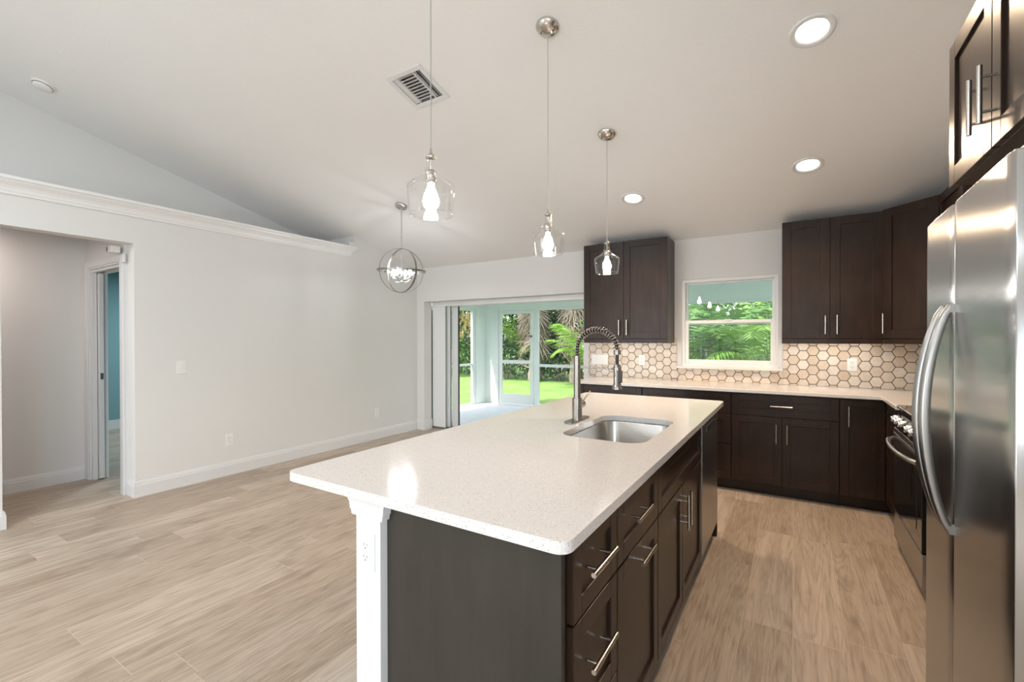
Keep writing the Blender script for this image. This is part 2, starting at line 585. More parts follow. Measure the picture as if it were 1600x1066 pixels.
# ceiling in slope coordinates
L = math.hypot(1, S)
Tslope = Matrix(((1, 0, 0, 0), (0, 1 / L, S / L, WY), (0, -S / L, 1 / L, 2.40), (0, 0, 0, 1)))
def sl(y): return (y - WY) * L
CANS = [(.08, 2.829), (.089, 4.045), (-1.244, 4.102)]
holes = [circle(x, sl(y), .074, 24) for x, y in CANS]
vx0, vx1, vy0, vy1 = -2.315, -2.065, 2.19, 2.44
holes.append([(vx0, sl(vy0)), (vx1, sl(vy0)), (vx1, sl(vy1)), (vx0, sl(vy1))])
mb = MB(Tslope)
mb.slab([(-5.7, sl(RIDGE)), (XR + .15, sl(RIDGE)), (XR + .15, sl(WY + .16)), (-5.7, sl(WY + .16))], holes, 0, .02)
struct(mb.build('ceiling', 'ceil'))
zr = cz(RIDGE)
mb = MB()
mb.add([(-5.7, RIDGE, zr), (XR + .15, RIDGE, zr), (XR + .15, REAR_Y - .2, zr - S * (RIDGE - REAR_Y + .2)), (-5.7, REAR_Y - .2, zr - S * (RIDGE - REAR_Y + .2)),
        (-5.7, RIDGE, zr + .05), (XR + .15, RIDGE, zr + .05), (XR + .15, REAR_Y - .2, zr + .05 - S * (RIDGE - REAR_Y + .2)), (-5.7, REAR_Y - .2, zr + .05 - S * (RIDGE - REAR_Y + .2))],
       [(0, 1, 2, 3), (7, 6, 5, 4), (0, 4, 5, 1), (1, 5, 6, 2), (2, 6, 7, 3), (3, 7, 4, 0)])
struct(mb.build('ceiling_rear', 'ceil'))

# back (window) wall: opening for sliding door and kitchen window
OX0, OX1, OZ = -4.66, -2.12, 1.905
WX0, WX1, WZ0, WZ1 = -1.008, -.126, 1.066, 1.976
mb = MB(T_xz(WY))
mb.slab([(XL - .14, 0), (OX0, 0), (OX0, OZ), (OX1, OZ), (OX1, 0), (XR + .14, 0), (XR + .14, cz(WY) + .02), (XL - .14, cz(WY) + .02)],
        [[(WX0, WZ0), (WX1, WZ0), (WX1, WZ1), (WX0, WZ1)]], 0, .16)
struct(mb.build('wall_back', 'wall'))
# outer skin of the same wall, mint on the porch side
mb = MB(T_xz(5.42))
mb.slab([(-5.75, 0), (OX0, 0), (OX0, OZ), (OX1, OZ), (OX1, 0), (3.0, 0), (3.0, 2.5), (-5.75, 2.5)],
        [[(WX0 - .01, WZ0 - .01), (WX1 + .01, WZ0 - .01), (WX1 + .01, WZ1 + .01), (WX0 - .01, WZ1 + .01)]], 0, .06)
struct(mb.build('wall_porch_side', 'mint'))
struct(MB().box(OX1, OX1 + .06, WY + .16, 5.42, 0, 2.3).box(OX0 - .02, OX1, WY + .16, 5.42, OZ, OZ + .06).build('wall_opening_reveal', 'wall'))
struct(MB().box(WX0 - .02, WX0, WY + .16, 5.42, WZ0, WZ1).box(WX1, WX1 + .02, WY + .16, 5.42, WZ0, WZ1).box(WX0 - .02, WX1 + .02, WY + .16, 5.42, WZ1, WZ1 + .02).box(WX0 - .02, WX1 + .02, WY + .16, 5.42, WZ0 - .02, WZ0).build('wall_window_reveal', 'wall'))

# left wall with hall opening
HY0, HY1, HZ = .83, 1.60, 2.18
LEDGE_Y = 3.90
mb = MB(T_yz(XL - .14))
mb.slab([(REAR_Y, 0), (HY0, 0), (HY0, HZ), (HY1, HZ), (HY1, 0), (WY, 0), (WY, cz(WY)), (LEDGE_Y, cz(LEDGE_Y)), (LEDGE_Y, 2.50), (REAR_Y, 2.50)], [], 0, .14)
struct(mb.build('wall_left', 'wall'))
struct(MB().box(-5.75, XL - .0015, REAR_Y, LEDGE_Y + .1, 2.42, 2.505).build('trim_1', 'wall'))
mb = MB(T_xz(LEDGE_Y))
mb.slab([(-5.7, 2.505), (XL - .14, 2.505), (XL - .14, cz(LEDGE_Y) + .01), (-5.7, cz(LEDGE_Y) + .01)], [], 0, .1)
struct(mb.build('wall_niche_end', 'wall'))
mb = MB(T_yz(-5.70))
mb.slab([(REAR_Y - .1, 2.5), (LEDGE_Y + .1, 2.5), (LEDGE_Y + .1, cz(LEDGE_Y)), (RIDGE, zr + .02), (REAR_Y - .1, zr - S * (RIDGE - REAR_Y))], [], 0, .12)
struct(mb.build('wall_gable', 'wall'))
# hall and bedroom beyond
struct(MB().box(-5.99, -5.87, -2.5, 1.58, 0, 2.42).build('wall_hall', 'wall'))
DX0, DX1, DZ = -5.745, -5.00, 2.018
mb = MB(T_xz(1.58))
mb.slab([(-5.87, 0), (DX0, 0), (DX0, DZ), (DX1, DZ), (DX1, 0), (XL - .14, 0), (XL - .14, 2.42), (-5.87, 2.42)], [], 0, .12)
struct(mb.build('wall_hall_end', 'wall'))
struct(MB().box(-5.99, XL - .14, -2.6, -2.5, 0, 2.42).build('wall_hall_far', 'wall'))
struct(MB().box(-5.99, XL - .14, -2.6, 5.0, 2.42, 2.44).box(-8.9, -5.99, 1.6, 5.0, 2.42, 2.44).build('ceiling_hall', 'ceil'))
struct(MB().box(-8.84, -8.72, 1.6, 5.1, 0, 2.42).box(-8.84, XL - .15, 5.0, 5.1, 0, 2.42).box(-8.84, -5.99, 1.58, 1.70, 0, 2.42).build('wall_bedroom', 'teal'))
struct(MB().box(XL - .155, XL - .141, 1.70, 5.0, 0, 2.42).build('wall_bedroom_side', 'teal'))
struct(MB().box(-8.72, -8.705, 1.7, 5.0, 0, .14).build('baseboard_bedroom', 'white'))

# range wall, rear wall
mb = MB(T_yz(XR))
mb.slab([(REAR_Y, 0), (WY + .16, 0), (WY + .16, cz(WY)), (RIDGE, zr + .02), (REAR_Y, zr - S * (RIDGE - REAR_Y) + .02)], [[(-3.35, .88), (-1.05, .88), (-1.05, 2.22), (-3.35, 2.22)]], 0, .14)
struct(mb.build('wall_right', 'wall'))
mb = MB(T_xz(REAR_Y - .14))
mb.slab([(-5.7, 0), (-4.8, 0), (-4.8, 2.2), (-3.2, 2.2), (-3.2, 0), (XR + .14, 0), (XR + .14, 3.2), (-5.7, 3.2)],
        [[(-.1, .85), (1.0, .85), (1.0, 2.15), (-.1, 2.15)]], 0, .14)
struct(mb.build('wall_rear', 'wall'))
struct(MB().box(-5.7, XL, REAR_Y - .14, REAR_Y, 2.2, 3.2).build('wall_rear_fill', 'wall'))

# baseboards: stepped profile
def baseboard(name, p0, p1, nrm, h=.125, mat='white'):
    p0, p1, n = Vector((*p0, 0)), Vector((*p1, 0)), Vector((*nrm, 0))
    prof = [(0, 0), (.016, 0), (.016, h - .035), (.012, h - .03), (.012, h - .018), (.009, h - .014), (.006, h - .002), (0, h)]
    vs = [p0 + n * a + Vector((0, 0, b)) for a, b in prof] + [p1 + n * a + Vector((0, 0, b)) for a, b in prof]
    k = len(prof)
    fs = [(i, i + 1, k + i + 1, k + i) for i in range(k - 1)] + [tuple(range(k))[::-1], tuple(range(k, 2 * k))]
    o = MB().add(vs, fs).build(name, mat)
    return struct(o)
baseboard('baseboard_left', (XL, HY1), (XL, WY), (1, 0), .135)
baseboard('baseboard_left_near', (XL, REAR_Y), (XL, HY0), (1, 0), .135)
baseboard('baseboard_left_return', (XL + .016, HY1), (XL - .14, HY1), (0, -1), .135)
baseboard('baseboard_left_return_near', (XL + .016, HY0), (XL - .14, HY0), (0, 1), .135)
baseboard('baseboard_pier', (XL, WY), (OX0, WY), (0, -1), .15)
baseboard('baseboard_pier_reveal', (OX0, WY - .016), (OX0, 5.2), (1, 0), .15)
baseboard('baseboard_hall', (-5.87, -2.5), (-5.87, 1.58), (1, 0), .125)

# crown on the ledge, with a mitred end return
prof = [(0, 2.405), (.012, 2.405), (.014, 2.418), (.020, 2.428), (.024, 2.445), (.034, 2.463), (.052, 2.480), (.060, 2.487), (.064, 2.500), (.080, 2.503), (.080, 2.525), (0, 2.525)]
vs, k = [], len(prof)
for a, b in prof:
    vs.append((XL + a, REAR_Y, b))
for a, b in prof:
    vs.append((XL + a, LEDGE_Y - .085 + a, b))
fs = [(i, i + 1, k + i + 1, k + i) for i in range(k - 1)] + [tuple(range(k))[::-1], tuple(range(k, 2 * k))]
vs2 = [(XL + a, LEDGE_Y - .085 + a, b) for a, b in prof] + [(XL, LEDGE_Y - .085 + a, b) for a, b in prof]
mb = MB().add(vs, fs)
struct(mb.build('trim_crown', 'crown'))
struct(MB().box(XL - .14, XL + .02, LEDGE_Y - .09, LEDGE_Y, 2.525, 2.585).build('trim_ledge_end', 'wall'))

# hall door casing, jambs and pocket door
d3 = thing('door_1', 'white cased doorway at the hall end with a pocket door', 'door', (DX0, 1.58, 0))
d3['kind'] = 'structure'
mb = MB().box(-5.865, DX0 - .005, 1.562, 1.58, 0, DZ + .085).box(DX0 - .005, DX1 + .09, 1.562, 1.58, DZ + .005, DZ + .085).box(DX1 - .005, XL - .14, 1.562, 1.58, 0, DZ + .005)
mb.box(-5.85, DX0 - .02, 1.554, 1.562, 0, DZ + .07).box(DX0 - .02, DX1, 1.554, 1.562, DZ + .02, DZ + .07)
mb.build('door_casing', 'white', d3, .003)
MB().box(DX0, DX0 + .018, 1.58, 1.617, 0, DZ).box(DX0, DX0 + .018, 1.663, 1.70, 0, DZ).box(DX0 + .018, DX1, 1.58, 1.617, DZ - .018, DZ).box(DX0 + .018, DX1, 1.663, 1.70, DZ - .018, DZ).build('door_jamb', 'white', d3, .002)
dl = MB().box(DX0 + .001, DX0 + .055, 1.622, 1.658, .012, DZ - .02).build('door_panel', 'white', d3, .002)
MB().box(DX0 + .054, DX0 + .058, 1.628, 1.652, .97, 1.03).build('latch', 'bluesteel', dl, .001)
# security camera
c = thing('security_camera', 'small white camera with black lens above the hall doorway', 'camera', (-4.99, 1.53, 2.12))
MB().box(-5.045, -4.955, 1.49, 1.562, 2.105, 2.165).build('housing', 'plastic', c, .01, seg=3)
MB().box(-5.041, -5.022, 1.4885, 1.4905, 2.115, 2.155).build('lens', 'black', c)

# ------------------------------------------------------------------ kitchen window
w = thing('window_1', 'white single hung window between the upper cabinets', 'window', (WX0, WY, WZ0))
w['kind'] = 'structure'
WYF = WY + .05
fr = .032
mb = MB(T_xz(WYF - .03))
WA0, WA1, WB0, WB1 = WX0 - .006, WX1 + .006, WZ0 - .006, WZ1 + .006
mb.slab([(WA0, WB0), (WA1, WB0), (WA1, WB1), (WA0, WB1)], [[(WX0 + fr, WZ0 + .025), (WX1 - fr, WZ0 + .025), (WX1 - fr, WZ1 - fr), (WX0 + fr, WZ1 - fr)]], 0, .10)
mb.build('window_frame', 'vinyl', w, .003)
def sash(x0, x1, z0, z1, y, t, tb, nm):
    s_ = MB().box(x0, x0 + t, y, y + .03, z0, z1).box(x1 - t, x1, y, y + .03, z0, z1).box(x0 + t, x1 - t, y, y + .03, z1 - t, z1).box(x0 + t, x1 - t, y, y + .03, z0, z0 + tb).build(nm, 'vinyl', w, .003)
    MB().box(x0 + t, x1 - t, y + .012, y + .016, z0 + tb, z1 - t).build('pane', 'glass', s_)
sash(WX0 + fr, WX1 - fr, 1.50, WZ1 - fr, WYF + .032, .018, .04, 'upper_sash')
sash(WX0 + fr - .002, WX1 - fr + .002, WZ0 + .025, 1.545, WYF - .012, .033, .045, 'lower_sash')
MB().box(-.60, -.53, WYF - .022, WYF - .012, 1.535, 1.55).build('sash_lock', 'vinyl', w, .003)
tag(MB().box(-1.055, -.083, WY - .05, WY + .045, 1.043, 1.064).build('window_sill', 'sillstone', None, .004), 'pale stone sill under the kitchen window', 'window sill')
bpy.data.objects['window_sill']['kind'] = 'structure'

# ------------------------------------------------------------------ sliding glass door stack
sd = thing('door_2', 'stacked white sliding glass door panels pushed open to the side', 'sliding door', (OX0, 5.3, 0))
sd['kind'] = 'structure'
mb = MB()
mb.box(OX0 + .001, OX1, 5.215, 5.405, OZ - .035, OZ)
for y in (5.215, 5.275, 5.335, 5.395):
    mb.box(OX0 + .001, OX1, y - .004, y + .004, OZ - .065, OZ - .03)
mb.build('head_track', 'vinyl', sd, .002)
mb = MB().box(OX0 + .001, OX1, 5.21, 5.41, .0, .012)
for y in (5.245, 5.305, 5.365):
    mb.box(OX0, OX1, y - .003, y + .003, .012, .024)
mb.build('floor_track', 'steelside', sd)
for (y, xr, sw) in ((5.365, -4.268, .115), (5.305, -4.372, .075), (5.245, -4.412, .2475)):
    x0 = xr - .98
    pn = MB().box(xr - sw, xr, y - .02, y + .02, .03, OZ - .045).box(x0, x0 + .07, y - .02, y + .02, .03, OZ - .045).box(x0 + .07, xr - sw, y - .02, y + .02, .03, .12).box(x0 + .07, xr - sw, y - .02, y + .02, OZ - .12, OZ - .045).build('sliding_panel', 'vinyl', sd, .003)
    MB().box(x0 + .07, xr - sw, y - .003, y + .003, .12, OZ - .12).build('pane', 'glass', pn)
    MB().box(xr + .0005, xr + (.006 if y > 5.35 else .002), y - .016, y + .016, .03, OZ - .045).build('weatherstrip', 'slot' if y > 5.35 else 'steelside', pn)
    if y > 5.35:
        MB().box(xr - .112, xr - .07, y - .034, y - .02, 1.0, 1.20).build('pull_handle', 'vinyl', pn, .006)

# ------------------------------------------------------------------ porch
PX, PY, PZH, PC = -5.60, 7.95, 1.965, 2.30
struct(MB().box(PX - .12, 3.0, 5.48, PY + .12, -.12, -.002).build('porch_floor', 'concrete'))
struct(MB().box(PX - .12, 3.1, 5.48, PY + .4, PC, PC + .1).build('porch_ceiling', 'mint'))
mb = MB(T_xz(PY))
mb.slab([(PX - .12, 0), (-5.34, 0), (-5.34, PZH), (2.9, PZH), (2.9, PC), (PX - .12, PC)], [], 0, .12)
struct(mb.build('porch_wall_far', 'mint'))
mb = MB(T_yz(PX - .12))
mb.slab([(7.63, 0), (PY, 0), (PY, PC), (5.48, PC), (5.48, PZH), (7.63, PZH)], [], 0, .12)
struct(mb.build('porch_wall_side', 'mint'))
# screen enclosure, far side
sc_ = thing('screen_enclosure', 'white framed insect screens along the far edge of the porch', 'screen', (-4.3, PY, 0))
mb = MB().box(-4.43, 2.9, PY + .02, PY + .07, PZH - .045, PZH).box(-4.43, 2.9, PY + .02, PY + .07, .79, .845).box(-4.43, 2.9, PY + .02, PY + .07, 0, .05)
for x in (-4.375, -3.0, -1.75, .2, 1.5, 2.85):
    mb.box(x - .05, x + .05, PY + .015, PY + .075, 0, PZH)
mb.build('screen_frame', 'vinyl', sc_, .004)
MB().box(-4.37, 2.85, PY + .043, PY + .045, .05, PZH - .04).build('mesh_panel', 'screen', sc_)
sc2 = thing('side_screen', 'white framed insect screen on the short side of the porch', 'screen', (PX - .06, 6.6, 0))
mb = MB().box(PX - .08, PX - .03, 5.48, 7.63, PZH - .04, PZH).box(PX - .08, PX - .03, 5.48, 7.63, .80, .84).box(PX - .08, PX - .03, 5.48, 7.63, 0, .03)
for y in (5.52, 6.5, 7.585):
    mb.box(PX - .085, PX - .025, y - .045, y + .045, 0, PZH)
mb.build('screen_frame', 'vinyl', sc2, .004)
MB().box(PX - .056, PX - .054, 5.5, 7.6, .03, PZH - .04).build('mesh_panel', 'screen', sc2)
pd = thing('door_3', 'white screen door with a solid kick panel leading to the lawn', 'screen door', (-5.2, PY, 0))
pd['kind'] = 'structure'
MB().box(-5.34, -5.26, PY - .02, PY + .07, 0, PZH).box(-5.26, -4.43, PY - .0, PY + .07, PZH - .045, PZH).build('door_frame', 'vinyl', pd, .004)
lf = MB().box(-5.25, -5.18, PY, PY + .035, .02, 1.915).box(-4.50, -4.435, PY, PY + .035, .02, 1.915).box(-5.18, -4.50, PY, PY + .035, 1.86, 1.915).box(-5.18, -4.50, PY, PY + .035, .84, .91).box(-5.18, -4.50, PY, PY + .035, .02, .215).build('door_leaf', 'vinyl', pd, .004)
MB().box(-5.18, -4.50, PY + .016, PY + .018, .215, 1.86).build('mesh_panel', 'screen', lf)
MB().box(-4.48, -4.455, PY - .03, PY, 1.38, 1.42).build('latch', 'slot', lf, .003)

# ------------------------------------------------------------------ generic pieces
def handle(fr_, a, c, length, vert, parent, name='handle', r=.0065, stand=.035, mat='nickel'):
    """bar pull centred at (a, c) on a door face at b=0 of frame"""
    mb = MB(fr_)
    h = length / 2
    if vert:
        mb.cyl((a, stand, c - h), (a, stand, c + h), r)
        for q in (-.6, .6):
            mb.cyl((a, 0, c + q * h), (a, stand, c + q * h), r * .62, 12)
    else:
        mb.cyl((a - h, stand, c), (a + h, stand, c), r)
        for q in (-.6, .6):
            mb.cyl((a + q * h, 0, c), (a + q * h, stand, c), r * .62, 12)
    return mb.build(name, mat, parent)

def shaker(fr_, a0, a1, c0, c1, parent, name='door', rail=.058, t=.02, mat='wood'):
    """door slab whose outer face is b=0, thickness t behind"""
    g = .0015
    a0, a1, c0, c1 = a0 + g, a1 - g, c0 + g, c1 - g
    r = min(rail, (c1 - c0) * .30)
    mb = MB(fr_)
    mb.box(a0, a0 + rail, -t, 0, c0, c1).box(a1 - rail, a1, -t, 0, c0, c1)
    mb.box(a0 + rail, a1 - rail, -t, 0, c1 - r, c1).box(a0 + rail, a1 - rail, -t, 0, c0, c0 + r)
    mb.box(a0 + rail - .004, a1 - rail + .004, -t + .002, -.009, c0 + r - .004, c1 - r + .004)
    return mb.build(name, mat, parent, .0018)

# frames on door faces: origin at face plane; a axis
F_isl = frame((-.443, 0, 0), (0, 1, 0), (1, 0, 0))        # a = y
F_back = frame((0, 4.435, 0), (1, 0, 0), (0, -1, 0))      # a = x
F_up = frame((0, 4.71, 0), (1, 0, 0), (0, -1, 0))
F_right = frame((.60, 0, 0), (0, 1, 0), (-1, 0, 0))       # a = y
HL = .16

def base_box(fr_, a0, a1, depth, parent, toe=True, mat='wood', z1=.884):
    mb = MB(fr_)
    mb.box(a0 + .0005, a1 - .0005, -depth, -.021, .105, z1 - .001)
    if toe:
        mb.box(a0 + .0005, a1 - .0005, -depth, -.095, 0, .105)
    return mb.build('cabinet_body', mat, parent, .001)

# ------------------------------------------------------------------ island
DEP_I = 1.035 - .443
# drawer stack
u1 = thing('island_drawer_cabinet', 'three drawer espresso cabinet at the near end of the island', 'cabinet', (-.74, 1.15, 0))
base_box(F_isl, .976, 1.305, DEP_I, u1)
for (c0, c1, hz) in ((.672, .874, .787), (.377, .668, .552), (.107, .373, .26)):
    d_ = shaker(F_isl, .99, 1.303, c0, c1, u1, 'drawer', .05)
    handle(F_isl, 1.115, hz, HL + .01, False, d_)
MB().box(-1.034, -.458, .955, .975, 0, .883).build('end_panel', 'endpanel_glare', u1, .0015)
u2 = thing('island_door_cabinet', 'narrow island cabinet with one drawer over a door with a sideways pull', 'cabinet', (-.74, 1.54, 0))
base_box(F_isl, 1.305, 1.782, DEP_I, u2)
d_ = shaker(F_isl, 1.308, 1.78, .672, .874, u2, 'drawer', .055)
handle(F_isl, 1.49, .787, HL, False, d_)
d_ = shaker(F_isl, 1.308, 1.78, .107, .668, u2, 'door', .055)
handle(F_isl, 1.535, .632, HL, False, d_)
u3 = thing('sink_base_cabinet', 'island sink cabinet with a plain front over two doors', 'cabinet', (-.74, 2.26, 0))
mb = MB(F_isl)
mb.box(1.7825, 1.80, -DEP_I, -.021, .105, .883).box(2.735, 2.7555, -DEP_I, -.021, .105, .883)
mb.box(1.80, 2.735, -DEP_I, -DEP_I + .015, .105, .883).box(1.80, 2.735, -DEP_I + .015, -.021, .105, .125).box(1.80, 2.735, -.04, -.021, .62, .883).box(1.7825, 2.7555, -DEP_I, -.095, 0, .105)
mb.build('cabinet_body', 'wood', u3, .001)
shaker(F_isl, 1.785, 2.755, .672, .874, u3, 'false_front', .055)
for (a0, a1, ha) in ((1.785, 2.238, 2.203), (2.241, 2.755, 2.275)):
    d_ = shaker(F_isl, a0, a1, .107, .668, u3, 'door', .055)
    handle(F_isl, ha, .556, HL, True, d_)
dw = thing('dishwasher', 'stainless dishwasher at the far end of the island', 'dishwasher', (-.74, 3.07, 0))
MB(F_isl).box(2.760, 3.365, -DEP_I + .03, -.025, .10, .875).build('tub', 'black', dw, .002)
dd = MB(F_isl).box(2.762, 3.363, -.025, .004, .105, .872).build('door', 'steel', dw, .003)
MB(F_isl).box(2.90, 3.22, .0035, .008, .80, .835).build('pocket_handle', 'bluesteel', dd, .003)
MB(F_isl).box(2.762, 3.363, -.10, -.06, 0, .10).build('toe_kick', 'black', dw)
tag(MB(F_isl).box(3.367, 3.395, -DEP_I, -.0, 0, .883).build('island_end_panel', 'wood', None, .0015), 'espresso end panel beyond the dishwasher on the island', 'panel')

# knee wall with moulded cap and outlet
kw = thing('island_knee_wall', 'white painted half wall holding up the island overhang', 'half wall', (-1.09, 2.1, 0))
MB().box(-1.142, -1.036, .93, 3.40, 0, .883).build('wall_body', 'white', kw, .002)
def cap(nm, x0, x1, y0, y1):
    pr = [(.820, .000), (.822, .014), (.836, .016), (.840, .020), (.860, .022), (.872, .029), (.883, .031)]
    vs, fs = [], []
    for z, o_ in pr:
        vs += [(x0 - o_, y0 - o_ * .35, z), (x1 + o_, y0 - o_ * .35, z), (x1 + o_, y1, z), (x0 - o_, y1, z)]
    for i in range(len(pr) - 1):
        for k in range(4):
            k2 = (k + 1) % 4
            fs.append((i * 4 + k, i * 4 + k2, i * 4 + 4 + k2, i * 4 + 4 + k))
    fs += [(3, 2, 1, 0), tuple(len(vs) - 4 + q for q in range(4))]
    return MB().add(vs, fs).build(nm, 'white', kw, .001)
cap('capital', -1.142, -1.036, .929, .954)
MB().box(-1.152, -1.142, .935, 3.40, 0, .12).build('skirting', 'white', kw, .003)

def outlet(name, fr_, a, c, label, parent=None, w=.07, h=.115, kind='outlet', gang=1, group=None, cat=None):
    o = thing(name, label, cat or 'outlet', fr_ @ Vector((a, 0, c - h / 2)), group=group)
    MB(fr_).box(a - w / 2, a + w / 2, 0, .005, c - h / 2, c + h / 2).build('cover_plate', 'plastic', o, .002)
    for q in range(gang):
        ac = a + (q - (gang - 1) / 2) * .046
        if kind == 'outlet':
            rc = MB(fr_).box(ac - .0165, ac + .0165, .005, .0075, c - .034, c + .034).build('receptacle', 'plastic', o, .001)
            mb = MB(fr_)
            for z in (c + .018, c - .018):
                mb.box(ac - .008, ac - .006, .0075, .0079, z - .003, z + .006).box(ac + .006, ac + .008, .0075, .0079, z - .003, z + .006)
                mb.cyl((ac, .0075, z - .009), (ac, .0079, z - .009), .0025, 8)
            mb.build('slots', 'slot', rc)
        else:
            MB(fr_).box(ac - .0165, ac + .0165, .005, .0085, c - .034, c + .034).build('rocker', 'plastic', o, .001)
    return o
F_post = frame((0, .93, 0), (1, 0, 0), (0, -1, 0))
outlet('wall_outlet', F_post, -1.092, .722, 'white outlet on the end of the island half wall')
F_left = frame((XL, 0, 0), (0, 1, 0), (1, 0, 0))
outlet('light_switch', F_left, 1.95, 1.10, 'white single light switch on the long white wall', kind='switch', w=.075, h=.12, cat='light switch')
outlet('wall_outlet', F_left, 2.365, .352, 'low white outlet below the light switch on the long wall')
outlet('wall_outlet', F_left, 4.25, .357, 'low white outlet near the patio door on the long wall')
F_bs = frame((0, WY - .011, 0), (1, 0, 0), (0, -1, 0))
outlet('light_switch', F_bs, -1.915, 1.112, 'wide white three gang switch plate on hexagon tile beside the patio opening', kind='switch', w=.20, h=.115, gang=3, cat='light switch')
outlet('wall_outlet', F_bs, -1.425, 1.118, 'white outlet on the hexagon tile under the first pair of upper doors', w=.072)
outlet('wall_outlet', F_bs, .445, 1.12, 'white outlet on the hexagon tile between the window and the refrigerator', w=.075)

# island worktop with sink cut-out
outer = rrect(-1.456, -.416, .895, 3.52, .035)
SH = rrect(-.93, -.535, 1.895, 2.545, .085, 8)
wt = MB().slab(outer, [SH], .884, .914).build('island_worktop', 'quartz', None, .006, seg=3)
tag(wt, 'speckled pale quartz worktop on the island with a sink opening', 'worktop')
# sink
sk = thing('undermount_sink', 'stainless steel single bowl sink set under the island worktop', 'sink', (-.73, 2.22, .68))
loops = []
for (ins, z, r) in ((-.02, .8835, .10), (-.002, .8835, .085), (.0, .878, .085), (.006, .74, .08), (.02, .705, .07), (.05, .692, .05), (.14, .688, .03)):
    loops.append([(x, y, z) for x, y in rrect(-.93 + ins, -.535 - ins, 1.895 + ins, 2.545 - ins, r, 8)])
n = len(loops[0])
vs = [p for lp in loops for p in lp]
fs = [(i * n + k, (i + 1) * n + k, (i + 1) * n + (k + 1) % n, i * n + (k + 1) % n) for i in range(len(loops) - 1) for k in range(n)]
fs.append(tuple((len(loops) - 1) * n + k for k in range(n)))
MB().add(vs, fs, True).build('bowl', 'sink', sk, 0, solid=-.0012)
MB().lathe([(.045, .0), (.045, .003), (.03, .002), (.02, -.001)], (-.73, 2.22, .6885), 24, capt=True).build('drain', 'chrome', sk)

# faucet
FX, FY = -1.0, 2.285
fc = thing('kitchen_faucet', 'tall spring neck pull down faucet in dark steel beside the island sink', 'faucet', (FX, FY, .914))
MB().slab(rrect(FX - .03, FX + .03, FY - .125, FY + .125, .0295, 8), [], .9145, .921).build('deck_plate', 'fsteel', fc, .002)
MB().cyl((FX, FY, .92), (FX, FY, 1.035), .027, 24).build('body', 'fsteel', fc, .002)
MB().cyl((FX, FY, 1.035), (FX, FY, 1.265), .0185, 24).build('riser', 'fsteel', fc)
arc = [(FX, FY, 1.265)]
AR = .112
for i in range(25):
    a = PI - PI * i / 24
    arc.append((FX + AR + AR * math.cos(a), FY, 1.292 + AR * math.sin(a)))
arc.append((FX + 2 * AR, FY, 1.26))
arc.append((FX + 2 * AR, FY, 1.20))
MB().tube(arc, .0085, 12).build('hose', 'black', fc)
# spring coil around arc
pts = []
segs = []
P = [Vector(p) for p in arc[:-2]]
cum = [0]
for i in range(1, len(P)):
    cum.append(cum[-1] + (P[i] - P[i - 1]).length)
tot = cum[-1]
turns = 24
for i in range(turns * 10 + 1):
    sdist = tot * i / (turns * 10)
    j = max(q for q in range(len(cum)) if cum[q] <= sdist + 1e-9)
    j = min(j, len(P) - 2)
    f = (sdist - cum[j]) / max(1e-9, cum[j + 1] - cum[j])
    c0 = P[j].lerp(P[j + 1], f)
    t = (P[j + 1] - P[j]).normalized()
    bn = Vector((0, 1, 0))
    nn = t.cross(bn)
    a = 2 * PI * i / 10
    pts.append(c0 + (nn * math.cos(a) + bn * math.sin(a)) * .0165)
MB().tube(pts, .0026, 6).build('spring', 'bluesteel', fc)
MB().tube([(FX + 2 * AR, FY, 1.30), (FX + 2 * AR, FY, 1.275)], .018, 16).build('spring_collar', 'fsteel', fc)
MB().tube([(FX + 2 * AR, FY, 1.225), (FX + 2 * AR, FY, 1.215), (FX + 2 * AR, FY, 1.12), (FX + 2 * AR, FY, 1.115), (FX + 2 * AR, FY, 1.095)], [.014, .019, .019, .024, .024], 20).build('spray_head', 'fsteel', fc)
MB().box(FX + 2 * AR + .012, FX + 2 * AR + .026, FY - .008, FY + .008, 1.13, 1.19).build('spray_button', 'black', fc, .003)
MB().cyl((FX + .015, FY, 1.205), (FX + 2 * AR, FY, 1.2), .0045, 10).lathe([(.022, -.008), (.022, .008)], (FX + 2 * AR, FY, 1.20), 20).build('dock_arm', 'fsteel', fc)
MB().cyl((FX, FY + .02, .995), (FX, FY + .075, .995), .020, 20).build('valve', 'fsteel', fc, .002)
MB().tube([(FX, FY + .07, 1.005), (FX + .015, FY + .15, 1.058)], .0045, 10).build('lever', 'fsteel', fc)

# ------------------------------------------------------------------ back run base cabinets
DEP_B = WY - 4.435 - .002
c1 = thing('base_cabinet', 'dark base cabinet nearest the patio opening with a wide drawer', 'cabinet', (-1.6, 4.75, 0))
base_box(F_back, -1.93, -1.257, DEP_B, c1)
d_ = shaker(F_back, -1.927, -1.259, .69, .874, c1, 'drawer', .055)
handle(F_back, -1.593, .782, HL, False, d_)
for a0, a1, ha in ((-1.927, -1.594, -1.64), (-1.592, -1.259, -1.546)):
    d_ = shaker(F_back, a0, a1, .107, .686, c1, 'door')
    handle(F_back, ha, .556, HL, True, d_)
c2 = thing('base_cabinet', 'dark base cabinet of three drawers partly hidden by the island', 'cabinet', (-.86, 4.75, 0))
base_box(F_back, -1.257, -.466, DEP_B, c2)
for (q0, q1) in ((.69, .874), (.42, .686), (.107, .416)):
    d_ = shaker(F_back, -1.255, -.468, q0, q1, c2, 'drawer', .055)
    handle(F_back, -.86, (q0 + q1) / 2, HL, False, d_)
c3 = thing('base_cabinet', 'dark two door base cabinet under a wide drawer below the window', 'cabinet', (-.08, 4.75, 0))
base_box(F_back, -.466, .313, DEP_B, c3)
d_ = shaker(F_back, -.464, .311, .69, .874, c3, 'drawer', .055)
handle(F_back, -.085, .782, HL, False, d_)
